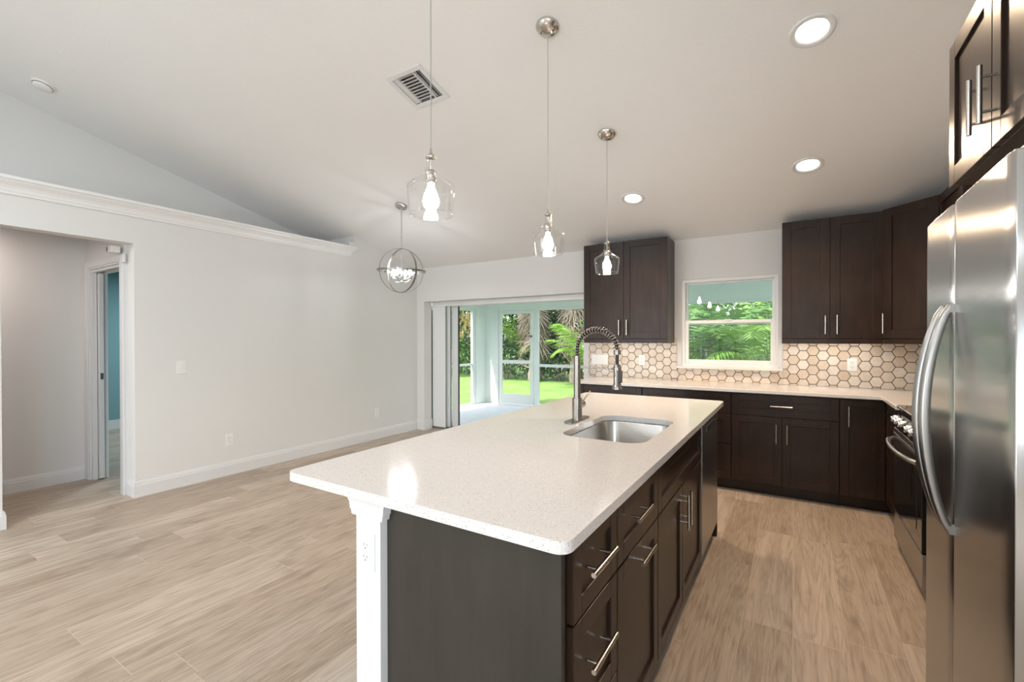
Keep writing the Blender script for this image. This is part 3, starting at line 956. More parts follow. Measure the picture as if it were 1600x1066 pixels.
for a0, a1, ha in ((-.464, -.081, -.12), (-.079, .311, -.042)):
    d_ = shaker(F_back, a0, a1, .107, .686, c3, 'door')
    handle(F_back, ha, .553, HL, True, d_)
c4 = thing('corner_base_cabinet', 'dark corner base cabinet with a full height door next to the range', 'cabinet', (.8, 4.6, 0))
MB().slab([(.3135, WY - .001), (.3135, 4.456), (.621, 4.456), (.621, 3.872), (XR - .001, 3.872), (XR - .001, WY - .001)], [], .105, .883).slab([(.3135, WY - .001), (.3135, 4.53), (.70, 4.53), (.70, 3.872), (XR - .001, 3.872), (XR - .001, WY - .001)], [], 0, .104).build('cabinet_body', 'wood', c4, .001)
d_ = shaker(F_back, .315, .598, .107, .874, c4, 'door')
handle(F_back, .372, .742, HL, True, d_)
shaker(F_right, 3.875, 4.433, .107, .874, c4, 'door')
c5 = thing('base_cabinet', 'dark base cabinet between range and refrigerator', 'cabinet', (.9, 2.68, 0))
base_box(F_right, 2.30, 3.095, XR - .602, c5)
d_ = shaker(F_right, 2.302, 3.093, .69, .874, c5, 'drawer', .055)
handle(F_right, 2.7, .782, HL, False, d_)
shaker(F_right, 2.302, 3.093, .107, .686, c5, 'door')

o = MB().slab([(-1.965, WY - .0005), (-1.965, 4.405), (.572, 4.405), (.572, 3.870), (XR - .0005, 3.870), (XR - .0005, WY - .0005)], [], .884, .914).build('perimeter_worktop', 'quartz', None, .005, seg=3)
tag(o, 'pale quartz worktop turning the corner below the hexagon tiles', 'worktop')
o = MB().box(.572, XR - .0005, 2.29, 3.097, .884, .914).build('perimeter_worktop', 'quartz', None, .005, seg=3)
tag(o, 'short quartz worktop between range and refrigerator', 'worktop')

# ------------------------------------------------------------------ hexagon tile
def clip(poly, x0, x1, y0, y1):
    def cl(P_, f_in, inter):
        out = []
        for i in range(len(P_)):
            a, b_ = P_[i], P_[(i + 1) % len(P_)]
            ia, ib = f_in(a), f_in(b_)
            if ia:
                out.append(a)
            if ia != ib:
                out.append(inter(a, b_))
        return out
    def ix(X):
        return lambda a, b_: (X, a[1] + (b_[1] - a[1]) * (X - a[0]) / (b_[0] - a[0]))
    def iy(Y):
        return lambda a, b_: (a[0] + (b_[0] - a[0]) * (Y - a[1]) / (b_[1] - a[1]), Y)
    for f_in, it in ((lambda p: p[0] >= x0, ix(x0)), (lambda p: p[0] <= x1, ix(x1)), (lambda p: p[1] >= y0, iy(y0)), (lambda p: p[1] <= y1, iy(y1))):
        poly = cl(poly, f_in, it)
        if len(poly) < 3:
            return []
    return poly

def hexfield(T, rects, name, label):
    FFL = .089
    Rr = FFL / math.sqrt(3)
    root = thing(name, label, 'tile backsplash', T @ Vector((rects[0][0], 0, rects[0][2])))
    root['kind'] = 'structure'
    mb = MB(T)
    gmb = MB(T)
    for (x0, x1, z0, z1) in rects:
        gmb.box(x0, x1, -.0005, .0035, z0, z1)
    gmb.build('grout', 'grout', root)
    rr = Rr - .0033
    i0, i1 = int(-2.3 / (1.5 * Rr)) - 2, int(1.4 / (1.5 * Rr)) + 2
    if rects[0][0] > 2:
        i0, i1 = int(2.9 / (1.5 * Rr)), int(5.2 / (1.5 * Rr)) + 2
    for i in range(i0, i1):
        for j in range(-1, 8):
            cx = i * 1.5 * Rr
            cy = .885 + j * FFL + (FFL / 2 if i % 2 else 0)
            hx = [(cx + rr * math.cos(math.radians(60 * q)), cy + rr * math.sin(math.radians(60 * q))) for q in range(6)]
            for (x0, x1, z0, z1) in rects:
                pg = clip(hx, x0, x1, z0, z1)
                if len(pg) < 3:
                    continue
                ar = abs(sum(pg[q][0] * pg[(q + 1) % len(pg)][1] - pg[(q + 1) % len(pg)][0] * pg[q][1] for q in range(len(pg)))) / 2
                if ar < 2e-4:
                    continue
                mx_, my_ = sum(p[0] for p in pg) / len(pg), sum(p[1] for p in pg) / len(pg)
                k = len(pg)
                dz = .0085 + rnd.uniform(-.0006, .0006)
                vs = [(p[0], .002, p[1]) for p in pg] + [(p[0], dz - .0015, p[1]) for p in pg] + [(mx_ + (p[0] - mx_) * .95, dz, my_ + (p[1] - my_) * .95) for p in pg]
                fs = []
                for L_ in range(2):
                    for q in range(k):
                        q2 = (q + 1) % k
                        fs.append((L_ * k + q, L_ * k + k + q, L_ * k + k + q2, L_ * k + q2))
                fs.append(tuple(range(2 * k, 3 * k))[::-1])
                mb.add(vs, fs)
    mb.build('hexagon_tiles', 'hex', root)
hexfield(frame((0, WY - .0005, 0), (1, 0, 0), (0, -1, 0)), [(-2.056, -1.055, .9145, 1.36), (-1.055, -.083, .9145, 1.042), (-.083, XR - .01, .9145, 1.36)], 'trim_backsplash_back', 'beige hexagon stone tiles above the long worktop')
hexfield(frame((XR - .0005, 0, 0), (0, 1, 0), (-1, 0, 0)), [(2.95, WY - .01, .9145, 1.36)], 'trim_backsplash_range', 'beige hexagon stone tiles behind the range')

# ------------------------------------------------------------------ upper cabinets
UZ0, UZ1 = 1.31, 2.388
def upper(name, label, x0, x1, split, handles):
    t = thing(name, label, 'cabinet', ((x0 + x1) / 2, WY - .15, UZ0))
    MB().box(x0, x1, 4.731, WY - .001, 1.353, UZ1).box(x0, x1, 4.715, 4.735, UZ0, 1.3528).box(x0, x0 + .018, 4.735, WY - .012, UZ0, 1.3528).box(x1 - .018, x1, 4.735, WY - .012, UZ0, 1.3528).build('cabinet_body', 'wood', t, .001)
    for a0, a1, ha in ((x0, split, handles[0]), (split, x1, handles[1])):
        d_ = shaker(F_up, a0, a1, 1.353, UZ1 - .002, t, 'door', .068)
        handle(F_up, ha, 1.472, HL, True, d_)
    return t
upper('upper_cabinet', 'two door espresso wall cabinet between patio opening and window', -1.981, -1.080, -1.530, (-1.572, -1.489))
upper('upper_cabinet', 'two door espresso wall cabinet between window and corner cabinet', -.087, .618, .265, (.231, .313))
# diagonal corner cabinet
t = thing('corner_upper_cabinet', 'single door diagonal espresso wall cabinet in the corner', 'cabinet', (.9, 4.75, UZ0))
pa, pb = Vector((.620, 4.725, 0)), Vector((.905, 4.43, 0))
MB().slab([(.6195, WY - .001), (.6195, 4.735), (.635, 4.735), (.915, 4.445), (.915, 4.4285), (XR - .001, 4.4285), (XR - .001, WY - .001)], [], 1.34, 2.40).build('cabinet_body', 'wood', t, .001)
dirv = (pb - pa).normalized()
nv = Vector((-dirv.y * -1, dirv.x * -1, 0))
nv = Vector((dirv.y, -dirv.x, 0))
if nv.y > 0:
    nv = -nv
F_diag = frame(pa + nv * .012, dirv, nv)
wd = (pb - pa).length
d_ = shaker(F_diag, .004, wd - .004, 1.353, 2.398, t, 'door', .068)
handle(F_diag, .035, 1.475, HL, True, d_)
MB(F_diag).box(.004, wd - .004, -.03, -.008, UZ0, 1.352).build('light_rail', 'wood', t, .001)
# right wall upper
F_upr = frame((.89, 0, 0), (0, 1, 0), (-1, 0, 0))
t = thing('upper_cabinet', 'espresso wall cabinet on the range wall half hidden behind the refrigerator', 'cabinet', (1.05, 4.1, UZ0))
MB().box(.911, XR - .001, 3.865, 4.4275, 1.34, 2.388).build('cabinet_body', 'wood', t, .001)
d_ = shaker(F_upr, 3.867, 4.426, 1.353, 2.386, t, 'door', .068)
handle(F_upr, 3.92, 1.475, HL, True, d_)
# over-fridge cabinet
F_of = frame((.47, 0, 0), (0, 1, 0), (-1, 0, 0))
t = thing('refrigerator_top_cabinet', 'two door espresso cabinet mounted over the refrigerator', 'cabinet', (.85, 1.79, 1.887))
MB().box(.491, XR - .001, 1.375, 2.20, 1.895, 2.385).build('cabinet_body', 'wood', t, .001)
for a0, a1, ha in ((1.377, 1.787, 1.748), (1.789, 2.198, 1.835)):
    d_ = shaker(F_of, a0, a1, 1.889, 2.385, t, 'door', .062)
    handle(F_of, ha, 2.03, HL, True, d_)

# ------------------------------------------------------------------ refrigerator
fz = thing('refrigerator', 'side by side stainless refrigerator with curved bar handles', 'refrigerator', (.8, 1.83, 0))
FX0, FN, FFr, FSP, FTZ = .406, 1.395, 2.235, 1.872, 1.765
MB().box(.505, XR - .03, FN + .004, FFr - .004, .03, FTZ - .01).build('cabinet_shell', 'steelside', fz, .004)
def fdoor(y0, y1, nm):
    # gently bowed front
    mb = MB()
    n = 14
    ring = [(.495, y0), (.495, y1)]
    front = []
    for i in range(n + 1):
        y = y1 + (y0 - y1) * i / n
        edge = 0
        for e in (y0, y1):
            dd_ = abs(y - e)
            if dd_ < .012:
                edge = .006 * (1 - dd_ / .012) ** 2
        front.append((FX0 - .007 + .02 * (y - FN) + edge, y))
    poly = ring + front
    k = len(poly)
    vs = [(x, y, .06) for x, y in poly] + [(x, y, FTZ) for x, y in poly]
    fs = [tuple(range(k))[::-1], tuple(range(k, 2 * k))] + [(i, (i + 1) % k, k + (i + 1) % k, k + i) for i in range(k)]
    mb.add(vs, fs)
    o = mb.build(nm, 'steel', fz, .003)
    for i, p in enumerate(o.data.polygons):
        if i >= 2 + 2:
            p.use_smooth = True
    o.data.polygons[0].use_smooth = False
    return o
fd1 = fdoor(FN, FSP - .003, 'refrigerator_door')
fd2 = fdoor(FSP + .003, FFr, 'freezer_door')
def fhandle(y, door):
    pts, rs = [], []
    for i in range(25):
        q = i / 24
        z = .78 + (1.455 - .78) * q
        bow = math.sin(PI * q) ** .7 * .062
        pts.append((FX0 - .006 - bow, y + (.018 if door is fd2 else -.012) * math.sin(PI * q) * .3, z))
        rs.append(.011 + .004 * math.sin(PI * q))
    MB().tube(pts, rs, 16).box(FX0 - .012, FX0 + .006, y - .011, y + .011, .775, .80).box(FX0 - .012, FX0 + .006, y - .011, y + .011, 1.435, 1.46).build('handle', 'handlesteel', door)
fhandle(FSP - .035, fd1)
fhandle(FSP + .035, fd2)
MB().box(FX0 + .09, XR - .05, FN + .01, FFr - .01, .005, .058).build('toe_grille', 'black', fz)
for y in (FN + .03, FFr - .09):
    MB().box(FX0 + .025, FX0 + .15, y, y + .055, FTZ - .002, FTZ + .022).build('hinge_cover', 'steelside', fz, .004)

# ------------------------------------------------------------------ range
rg = thing('range_oven', 'black glass and stainless electric range with front knobs', 'range', (.9, 3.48, 0))
RX, RN, RF = .565, 3.100, 3.866
MB().box(RX + .045, XR - .02, RN, RF, .02, .905).build('range_body', 'black', rg, .003)
MB().box(RX + .012, XR - .02, RN, RF, .905, .917).build('cooktop_rim', 'steel', rg, .003)
ct = MB().box(RX + .020, XR - .03, RN + .006, RF - .006, .9165, .9205).build('cooktop', 'blackglass', rg, .001)
for (x, y, r) in ((.76, 3.29, .10), (.76, 3.68, .08), (1.03, 3.29, .075), (1.03, 3.68, .10)):
    MB().lathe([(r, .0), (r, .0003), (r - .003, .0003), (r - .003, 0)], (x, y, .9206), 40).build('burner_ring', 'steelside', ct)
# sloped control panel
prf = [(RX + .005, .775), (RX + .045, .775), (RX + .045, .905), (RX + .030, .905)]
vs = [(x, RN, z) for x, z in prf] + [(x, RF, z) for x, z in prf]
cp = MB().add(vs, [(0, 1, 2, 3), (7, 6, 5, 4), (0, 4, 5, 1), (1, 5, 6, 2), (2, 6, 7, 3), (3, 7, 4, 0)]).build('control_panel', 'blackglass', rg, .002)
for y in (3.17, 3.29, 3.40, 3.58, 3.70, 3.80):
    MB().tube([(RX + .018, y, .842), (RX - .012, y, .836), (RX - .014, y, .8358), (RX - .024, y, .834)], [.021, .021, .017, .016], 20).box(RX - .026, RX - .008, y - .003, y + .003, .817, .853).build('knob', 'chrome', cp, .001)
MB().box(RX, RX + .045, RN, RF, .745, .773).build('vent_trim', 'steel', rg, .002)
od = MB().box(RX, RX + .043, RN + .003, RF - .003, .245, .742).build('oven_door', 'blackglass', rg, .003)
MB().box(RX - .003, RX + .012, RN + .003, RF - .003, .655, .742).build('door_top_trim', 'steel', od, .002)
pts = []
for i in range(21):
    q = i / 20
    pts.append((RX - .012 - .055 * math.sin(PI * q) ** .5, RN + .03 + (RF - RN - .06) * q, .705))
MB().tube(pts, .0125, 14).build('handle', 'steel', od)
MB().box(RX - .002, RX + .0, RN + .12, RF - .12, .33, .60).build('window', 'blackglass', od)
MB().box(RX + .002, RX + .043, RN + .003, RF - .003, .055, .238).build('storage_drawer', 'steel', rg, .003)
MB().box(RX + .06, XR - .05, RN + .02, RF - .02, .0, .03).build('base', 'black', rg)

# ------------------------------------------------------------------ ceiling fittings
tilt = (math.atan(-S), 0, 0)
labs = ['lit recessed ceiling light nearest the camera above the kitchen aisle', 'lit recessed ceiling light above the aisle near the window wall cabinets', 'lit recessed ceiling light beyond the farthest island pendant']
can0 = None
for (x, y), lb in zip(CANS, labs):
    t = thing('recessed_light', lb, 'ceiling light', (x, y, cz(y)), tilt, group='recessed ceiling lights')
    MB().lathe([(.104, .0), (.103, -.005), (.096, -.008), (.078, -.006), (.072, .006), (.066, .03)], (0, 0, 0), 40).build('trim_ring', 'white', t, local=True)
    MB().lathe([(.068, .026), (.05, .021), (.02, .018), (.001, .0175)], (0, 0, 0), 32).build('lens', 'lens', t, local=True)
    l = lamp('recessed_lamp', 'SPOT', (x, y, cz(y) - .02), 66, WARM, tilt, spot_size=math.radians(150), spot_blend=.6, shadow_soft_size=.06)

# air vent
t = thing('air_vent', 'square white louvered air vent in the sloped ceiling', 'air vent', (-2.19, 2.315, cz(2.315)), tilt)
mb = MB()
q, qi = .158, .122
for a in ((-q, q, -q, -qi), (-q, q, qi, q), (-q, -qi, -qi, qi), (qi, q, -qi, qi)):
    mb.box(a[0], a[1], a[2], a[3], -.008, .0)
mb.build('vent_frame', 'white', t, .003, local=True)
MB().box(-.14, .14, -.14, .14, .10, .105).box(-.14, -.126, -.14, .14, .0, .10).box(.126, .14, -.14, .14, .0, .10).box(-.126, .126, -.14, -.126, .0, .10).box(-.126, .126, .126, .14, .0, .10).build('duct', 'duct', t, local=True)
def slat(cx, cy, ln, ax, ang):
    mb = MB(Matrix.Translation((cx, cy, .006)) @ Matrix.Rotation(math.radians(ang), 4, 'X' if ax == 'x' else 'Y'))
    if ax == 'x':
        mb.box(-ln / 2, ln / 2, -.0125, .0125, -.0008, .0008)
    else:
        mb.box(-.0105, .0105, -ln / 2, ln / 2, -.0008, .0008)
    return mb
for i in range(9):
    slat(-.012, -.103 + i * .0255, .135, 'x', 33).build('slat', 'white', t, local=True)
for i in range(2):
    slat(.075 + i * .024, 0, .24, 'y', 42).build('slat', 'white', t, local=True)
    slat(-.095 - i * .018, 0, .24, 'y', -42).build('slat', 'white', t, local=True)
MB().box(.056, .062, -qi, qi, -.004, .014).build('divider', 'white', t, local=True)
MB().box(-.083, -.079, -qi, qi, -.004, .014).build('divider', 'white', t, local=True)

# smoke detector
ys = 1.113
t = thing('smoke_detector', 'round white smoke detector on the ceiling over the ledge', 'smoke detector', (-5.06, ys, cz(ys)), tilt)
MB().lathe([(.07, 0), (.07, -.012), (.066, -.014), (.063, -.015)], (0, 0, 0), 36).build('base', 'plastic', t, local=True)
MB().lathe([(.060, -.013), (.058, -.030), (.045, -.038), (.001, -.040)], (0, 0, 0), 36).build('cover', 'plastic', t, local=True)
MB().lathe([(.0605, -.0135), (.0605, -.018)], (0, 0, 0), 36).build('gap_ring', 'slot', t, local=True)

# pendants
def pendant(x, y, zb, label):
    zc = cz(y)
    t = thing('pendant_light', label, 'pendant light', (x, y, zb), group='glass pendants over the island')
    cn = MB(Matrix.Translation((x, y, zc)) @ Matrix.Rotation(math.atan(-S), 4, 'X')).lathe([(.066, .0), (.066, -.004), (.058, -.016), (.040, -.028), (.018, -.035), (.001, -.037)], (0, 0, 0), 36).build('canopy', 'nickel', t)
    for q in (-1, 1):
        MB(Matrix.Translation((x, y, zc)) @ Matrix.Rotation(math.atan(-S), 4, 'X')).tube([(q * .032, q * .01, -.028), (q * .032, q * .01, -.040)], .005, 10).build('screw', 'bluesteel', cn)
    zt = zb + .252
    MB().tube([(x, y, zc - .034), (x + .0006, y, (zc + zt) / 2), (x, y, zt)], .0022, 8).build('cord', 'cordmat', t)
    MB().lathe([(.004, .250), (.0055, .232), (.012, .228), (.020, .220), (.021, .214), (.009, .212)], (x, y, zb), 24).build('cap', 'nickel', t)
    MB().tube([(x, y, zb + .214), (x, y, zb + .165)], .0035, 10).lathe([(.001, .168), (.016, .167), (.0195, .160), (.0195, .118), (.0001, .118)], (x, y, zb), 24).build('socket', 'nickel', t)
    MB().lathe([(.0800, .0), (.0840, .03), (.0885, .065), (.0915, .098), (.0900, .107), (.080, .117), (.060, .128), (.044, .139), (.031, .155), (.0225, .172), (.0185, .190), (.0180, .214)], (x, y, zb), 48).build('glass_shade', 'shadeglass', t)
    MB().tube([(x + .080 * math.cos(2 * PI * i / 48), y + .080 * math.sin(2 * PI * i / 48), zb) for i in range(48)], .0016, 6, closed=True).build('shade_rim', 'rimglass', t)
    MB().lathe([(.012, .118), (.013, .105), (.020, .088), (.029, .062), (.031, .048), (.027, .032), (.015, .021), (.0001, .018)], (x, y, zb), 16).build('bulb', 'bulb', t)
    return t
MT['cordmat'] = simple('clear_grey_cord', (.42, .41, .40), .4)
MT['rimglass'] = glass('rim_glass', (.9, .9, .9), .35, .05, .5)
pendant(-1.165, 1.30, 1.828, 'clear glass pendant hanging closest to the camera, its canopy out of view')
pendant(-1.165, 2.262, 1.832, 'middle clear glass pendant over the island, its round canopy in view')
pendant(-1.165, 3.205, 1.838, 'farthest clear glass pendant over the island in front of the dark cabinet')

# chandelier
CX, CY, CZ, CR = -3.56, 3.505, 2.085, .238
t = thing('orb_chandelier', 'silver ring orb chandelier with four lit glass cylinders', 'chandelier', (CX, CY, CZ - CR))
Tc = Matrix.Translation((CX, CY, cz(CY))) @ Matrix.Rotation(math.atan(-S), 4, 'X')
MB(Tc).lathe([(.066, .0), (.066, -.018), (.062, -.022), (.001, -.024)], (0, 0, 0), 36).build('canopy', 'nickel', t)
MB().cyl((CX, CY, cz(CY) - .02), (CX, CY, CZ + CR), .006, 12).build('stem', 'nickel', t)
def ring(nm, Rr, rot, band=.011, th=.003):
    mb = MB(Matrix.Translation((CX, CY, CZ)) @ rot)
    mb.lathe([(Rr - th, -band), (Rr, -band), (Rr, band), (Rr - th, band), (Rr - th, -band)], (0, 0, 0), 64)
    o = mb.build(nm, 'ringsteel', t)
    for p in o.data.polygons:
        p.use_smooth = False
    return o
ring('ring', CR, Matrix.Rotation(math.radians(62), 4, 'Z') @ Matrix.Rotation(PI / 2, 4, 'X'))
ring('ring', CR - .006, Matrix.Rotation(math.radians(-5), 4, 'Z') @ Matrix.Rotation(PI / 2, 4, 'X'))
ring('ring', CR + .018, Matrix.Rotation(math.radians(3), 4, 'Y') @ Matrix.Rotation(math.radians(2), 4, 'X'), .009)
MB().cyl((CX, CY, CZ + CR), (CX, CY, CZ - .12), .004, 10).lathe([(.0001, -.135), (.014, -.128), (.016, -.118), (.008, -.105), (.0001, -.103)], (CX, CY, CZ), 20).build('hub', 'chrome', t)
for k in range(4):
    a = math.radians(20 + 90 * k)
    dx, dy = math.cos(a), math.sin(a)
    px, py = CX + .095 * dx, CY + .095 * dy
    ar_ = MB().tube([(CX + .01 * dx, CY + .01 * dy, CZ - .118), (CX + .06 * dx, CY + .06 * dy, CZ - .122), (px, py, CZ - .10), (px, py, CZ - .085)], .004, 8).lathe([(.006, -.092), (.026, -.086), (.027, -.080), (.006, -.078)], (px, py, CZ), 20).build('arm', 'chrome', t)
    MB().lathe([(.036, -.08), (.036, .035)], (px, py, CZ), 28).build('glass_cylinder', 'cylglass', ar_)
    MB().lathe([(.010, -.078), (.010, -.045)], (px, py, CZ), 14).build('socket', 'plastic', ar_)
    MB().lathe([(.009, -.045), (.017, -.025), (.018, -.008), (.009, .014), (.0001, .022)], (px, py, CZ), 12).build('bulb', 'tubebulb', ar_)

# ------------------------------------------------------------------ garden
GZ = -.12
o = MB().add([(-40, 8.07, GZ), (30, 8.07, GZ), (30, 60, GZ), (-40, 60, GZ)], [(0, 1, 2, 3)]).add([(-40, 5.4, GZ), (-5.72, 5.4, GZ), (-5.72, 8.07, GZ), (-40, 8.07, GZ)], [(0, 1, 2, 3)]).build('lawn', 'lawn')
o['kind'] = 'structure'

def pinnate(mb, base, az, length, rise, droop, nl=26, wid=.36, lw=.026):
    d = Vector((math.cos(az), math.sin(az), 0))
    side = Vector((-d.y, d.x, 0))
    pts = []
    for i in range(nl + 1):
        q = i / nl
        pts.append(base + d * (length * q * (1 - .15 * q)) + Vector((0, 0, rise * q - droop * q * q)))
    for i in range(1, nl + 1):
        q = i / nl
        t = (pts[i] - pts[i - 1]).normalized()
        w_ = wid * math.sin(PI * min(1, q * .92 + .08)) ** .6 + .04
        for sg in (-1, 1):
            tip = pts[i] + side * sg * w_ * rnd.uniform(.85, 1.05) + t * w_ * .55 + Vector((0, 0, -w_ * rnd.uniform(.25, .6)))
            mid = pts[i].lerp(tip, .4) + Vector((0, 0, w_ * .08))
            mb.add([pts[i] - t * lw * .5, mid - t * lw, tip, mid + t * lw], [(0, 1, 2, 3)])
    for i in range(nl):
        r = .008 * (1 - i / nl) + .002
        a, b_ = pts[i], pts[i + 1]
        mb.add([a - side * r, a + side * r, b_ + side * r * .9, b_ - side * r * .9], [(0, 1, 2, 3)])

def areca(x, y, h, seed, nf=16, mat='frond', label='', group=None, name='areca_palm'):
    rnd.seed(seed)
    t = thing(name, label, 'palm', (x, y, GZ), group=group)
    mb = MB()
    st = MB()
    for k in range(5):
        a = rnd.uniform(0, 6.28)
        bx, by = x + .18 * math.cos(a), y + .18 * math.sin(a)
        st.tube([(bx, by, GZ), (bx + .1 * math.cos(a), by + .1 * math.sin(a), GZ + h * .45)], [.035, .022], 8)
    for k in range(nf):
        a = 2 * PI * k / nf + rnd.uniform(-.3, .3)
        b0 = Vector((x + .12 * math.cos(a), y + .12 * math.sin(a), GZ + h * rnd.uniform(.15, .5)))
        pinnate(mb, b0, a, h * rnd.uniform(.45, .7), h * rnd.uniform(.55, .95), h * rnd.uniform(.25, .6))
    mb.build('fronds', mat, t)
    st.build('stems', 'greytrunk', t)
    return t

def fanleaf(mb, c, d, size, n=16, droop=.0):
    d = d.normalized()
    up = Vector((0, 0, 1))
    s_ = d.cross(up)
    if s_.length < .1:
        s_ = Vector((1, 0, 0))
    s_.normalize()
    nn = s_.cross(d)
    for i in range(n):
        a = math.radians(-110 + 220 * i / (n - 1))
        v = d * math.cos(a) + s_ * math.sin(a)
        tip = c + v * size * (.75 + .25 * math.cos(a)) + nn * rnd.uniform(-.05, .08) * size + Vector((0, 0, -droop * size * rnd.uniform(.5, 1.1)))
        w_ = .035 * size
        pr = (s_ * math.cos(a) - d * math.sin(a)) * w_
        mid = c.lerp(tip, .5) + Vector((0, 0, .04 * size))
        mb.add([c, mid - pr, tip, mid + pr], [(0, 1, 2, 3)])

def fan_palm(x, y, h, seed, label, group=None, skirt=True):
    rnd.seed(seed)
    t = thing('fan_palm', label, 'palm', (x, y, GZ), group=group)
    pts, rs = [], []
    for i in range(14):
        q = i / 13
        pts.append((x + .12 * math.sin(q * 2), y, GZ + h * q))
        rs.append(.20 + (.04 if i % 2 else 0) - .03 * q)
    MB().tube(pts, rs, 12).build('trunk', 'trunk', t)
    g, dd_ = MB(), MB()
    top = Vector((x + .12 * math.sin(2), y, GZ + h))
    for k in range(26):
        a = rnd.uniform(0, 6.28)
        el = rnd.uniform(-.2, 1.2)
        d = Vector((math.cos(a) * math.cos(el), math.sin(a) * math.cos(el), math.sin(el)))
        c = top + d * rnd.uniform(.5, .9)
        fanleaf(g, c, d, rnd.uniform(.65, .9), 18, .25)
        g.add([top, top + Vector((.01, .01, .02)), c + Vector((.01, .01, .02)), c], [(0, 1, 2, 3)])
    g.build('fronds', 'frond2', t)
    if skirt:
        for k in range(60):
            a = rnd.uniform(0, 6.28)
            z = rnd.uniform(h * .45, h * .98)
            d = Vector((math.cos(a) * .45, math.sin(a) * .45, -1))
            c = Vector((x + .26 * math.cos(a), y + .26 * math.sin(a), GZ + z))
            fanleaf(dd_, c, d, rnd.uniform(.5, .75), 16, .15)
        for k in range(24):   # old leaf bases and fallen fronds
            a = rnd.uniform(0, 6.28)
            p0 = Vector((x + .2 * math.cos(a), y + .2 * math.sin(a), GZ + rnd.uniform(.2, h * .5)))
            p1 = p0 + Vector((math.cos(a) * .55, math.sin(a) * .55, rnd.uniform(-.3, .5)))
            dd_.tube([p0, p0.lerp(p1, .5) + Vector((0, 0, .1)), p1], [.02, .014, .004], 5)
        dd_.build('dead_fronds', 'dead', t)
    return t

def shrub(x, y, rx, ry, rz, seed, mat, label, n=2600, leaf=.13, name='shrub', group=None, z0=None):
    rnd.seed(seed)
    t = thing(name, label, 'shrub', (x, y, GZ), group=group)
    mb = MB()
    for k in range(n):
        a = rnd.uniform(0, 2 * PI)
        u_ = rnd.uniform(-.9, 1)
        rr = rnd.uniform(.72, 1.03) * (1 + .18 * math.sin(3 * a + seed) * math.cos(4 * u_))
        sq = math.sqrt(max(0, 1 - u_ * u_))
        c = Vector((x + rx * rr * sq * math.cos(a), y + ry * rr * sq * math.sin(a), GZ + rz + rz * rr * u_))
        if c.z < GZ + .02:
            continue
        d = Vector((rnd.gauss(0, 1), rnd.gauss(0, 1), rnd.gauss(0, .7) - .3)).normalized()
        s_ = d.cross(Vector((rnd.gauss(0, 1), rnd.gauss(0, 1), rnd.gauss(0, 1)))).normalized()
        L_ = leaf * rnd.uniform(.6, 1.3)
        mb.add([c, c + d * L_ * .5 + s_ * L_ * .22, c + d * L_, c + d * L_ * .5 - s_ * L_ * .22], [(0, 1, 2, 3)])
    mb.build('foliage', mat, t)
    st = MB()
    for k in range(5):
        a = rnd.uniform(0, 6.28)
        st.tube([(x + .05 * math.cos(a), y + .05 * math.sin(a), GZ), (x + rx * .4 * math.cos(a), y + ry * .4 * math.sin(a), GZ + rz)], [.04, .015], 6)
    st.build('stems', 'trunk', t)
    return t

fan_palm(-7.55, 13.6, 2.95, 11, 'fan palm with a shaggy brown skirt seen through the screen door')
fan_palm(-6.15, 13.9, 3.05, 12, 'fan palm with hanging dead fronds just beyond the screen door frame')
areca(-5.35, 13.3, 2.9, 21, 16, 'frond', 'bright green feathery palm next to the dark upper cabinet edge')
areca(-8.7, 14.8, 3.2, 22, 16, 'frond', 'feathery green palm behind the shaggy fan palms')
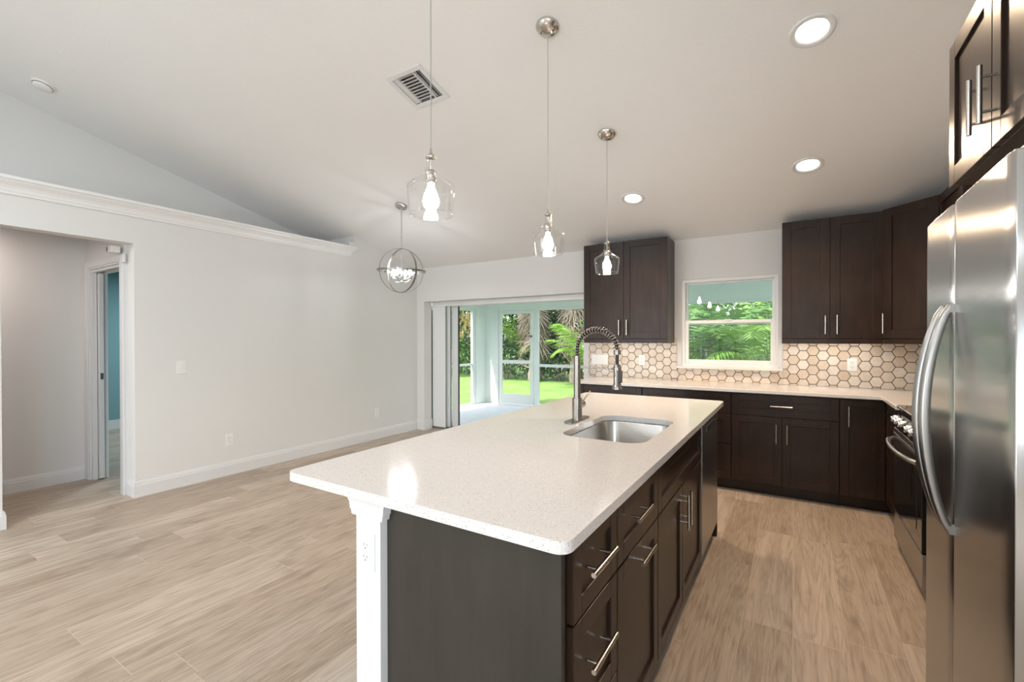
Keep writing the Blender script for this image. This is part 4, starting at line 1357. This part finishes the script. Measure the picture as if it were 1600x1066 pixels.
# tall palm with fruit sprays at the side
rnd.seed(33)
t = thing('fruiting_palm', 'grey trunked palm with tan fruit sprays seen past the sliding door stack', 'palm', (-9.9, 13.4, GZ))
MB().tube([(-9.9, 13.4, GZ), (-9.88, 13.4, 1.3), (-9.9, 13.4, 2.6)], [.13, .11, .09], 12).build('trunk', 'greytrunk', t)
mb = MB()
for k in range(14):
    pinnate(mb, Vector((-9.9, 13.4, 2.6)), 2 * PI * k / 14, 1.7, 1.1, 1.2)
mb.build('fronds', 'frond2', t)
mb = MB()
for k in range(420):
    a = rnd.uniform(0, 6.28)
    r = rnd.uniform(.1, .75)
    z = 2.45 - rnd.uniform(0, .9) * (.4 + r)
    c = Vector((-9.9 + r * math.cos(a), 13.4 + r * math.sin(a), z))
    mb.tube([c, c + Vector((rnd.uniform(-.05, .05), rnd.uniform(-.05, .05), -.16))], .008, 4)
mb.build('fruit_sprays', 'fruit', t)

# palms seen through the kitchen window
spec = [(-2.55, 11.3, 2.5, 41, 'frond2', 'feathery palm filling the window corner nearest the pendants'),
        (-1.55, 11.6, 2.7, 42, 'frond2', 'feathery palm in the middle of the kitchen window view'),
        (-.45, 11.2, 2.5, 43, 'frond', 'lime green feathery palm at the far side of the kitchen window view'),
        (.8, 12.2, 2.9, 44, 'frond2', 'darker feathery palm behind the lime green one'),
        (-2.1, 13.6, 3.6, 45, 'frond2', 'tall darker feathery palm rising behind the window palms'),
        (-3.9, 13.2, 3.3, 46, 'frond2', 'darker feathery palm between the bright palm and the window palms')]
for (x, y, h, sd_, mt_, lb) in spec:
    areca(x, y, h, sd_, 18, mt_, lb)
# shrubs and tree wall behind
hedge = []
for i in range(13):
    x = -15.5 + i * 1.75
    hedge.append((x, 15.6 + .5 * math.sin(i * 2.1), 1.35, 1.0, 1.75 + .25 * math.cos(i * 1.7), 60 + i))
for (x, y, rx, ry, rz, sd_) in hedge:
    shrub(x, y, rx, ry, rz + .45, sd_, 'dark' if sd_ % 4 else 'midleaf', 'dense dark leafy shrub in the hedge behind the palms', 4200, .2, 'hedge_shrub', 'hedge shrubs behind the palms')
for i, (x, y, rz, mt_, lb) in enumerate([(-6.9, 14.3, .8, 'dark', 'low dark shrub between the two shaggy fan palms'), (-5.0, 14.3, .9, 'dark', 'low dark shrub behind the bright green palm'),
                         (-8.9, 13.9, .75, 'dark', 'low dark shrub behind the screen door palm'), (-11.6, 14.0, .9, 'midleaf', 'leafy green shrub beside the grey trunked palm'),
                         (-1.4, 13.9, 1.1, 'dark', 'dark shrub filling the lower window view'), (-3.4, 14.3, 1.0, 'dark', 'dark shrub left of the lower window view'), (.6, 13.4, .9, 'midleaf', 'green shrub right of the lower window view')]):
    shrub(x, y, 1.0, .6, rz, 90 + i, mt_, lb, 1800, .12)
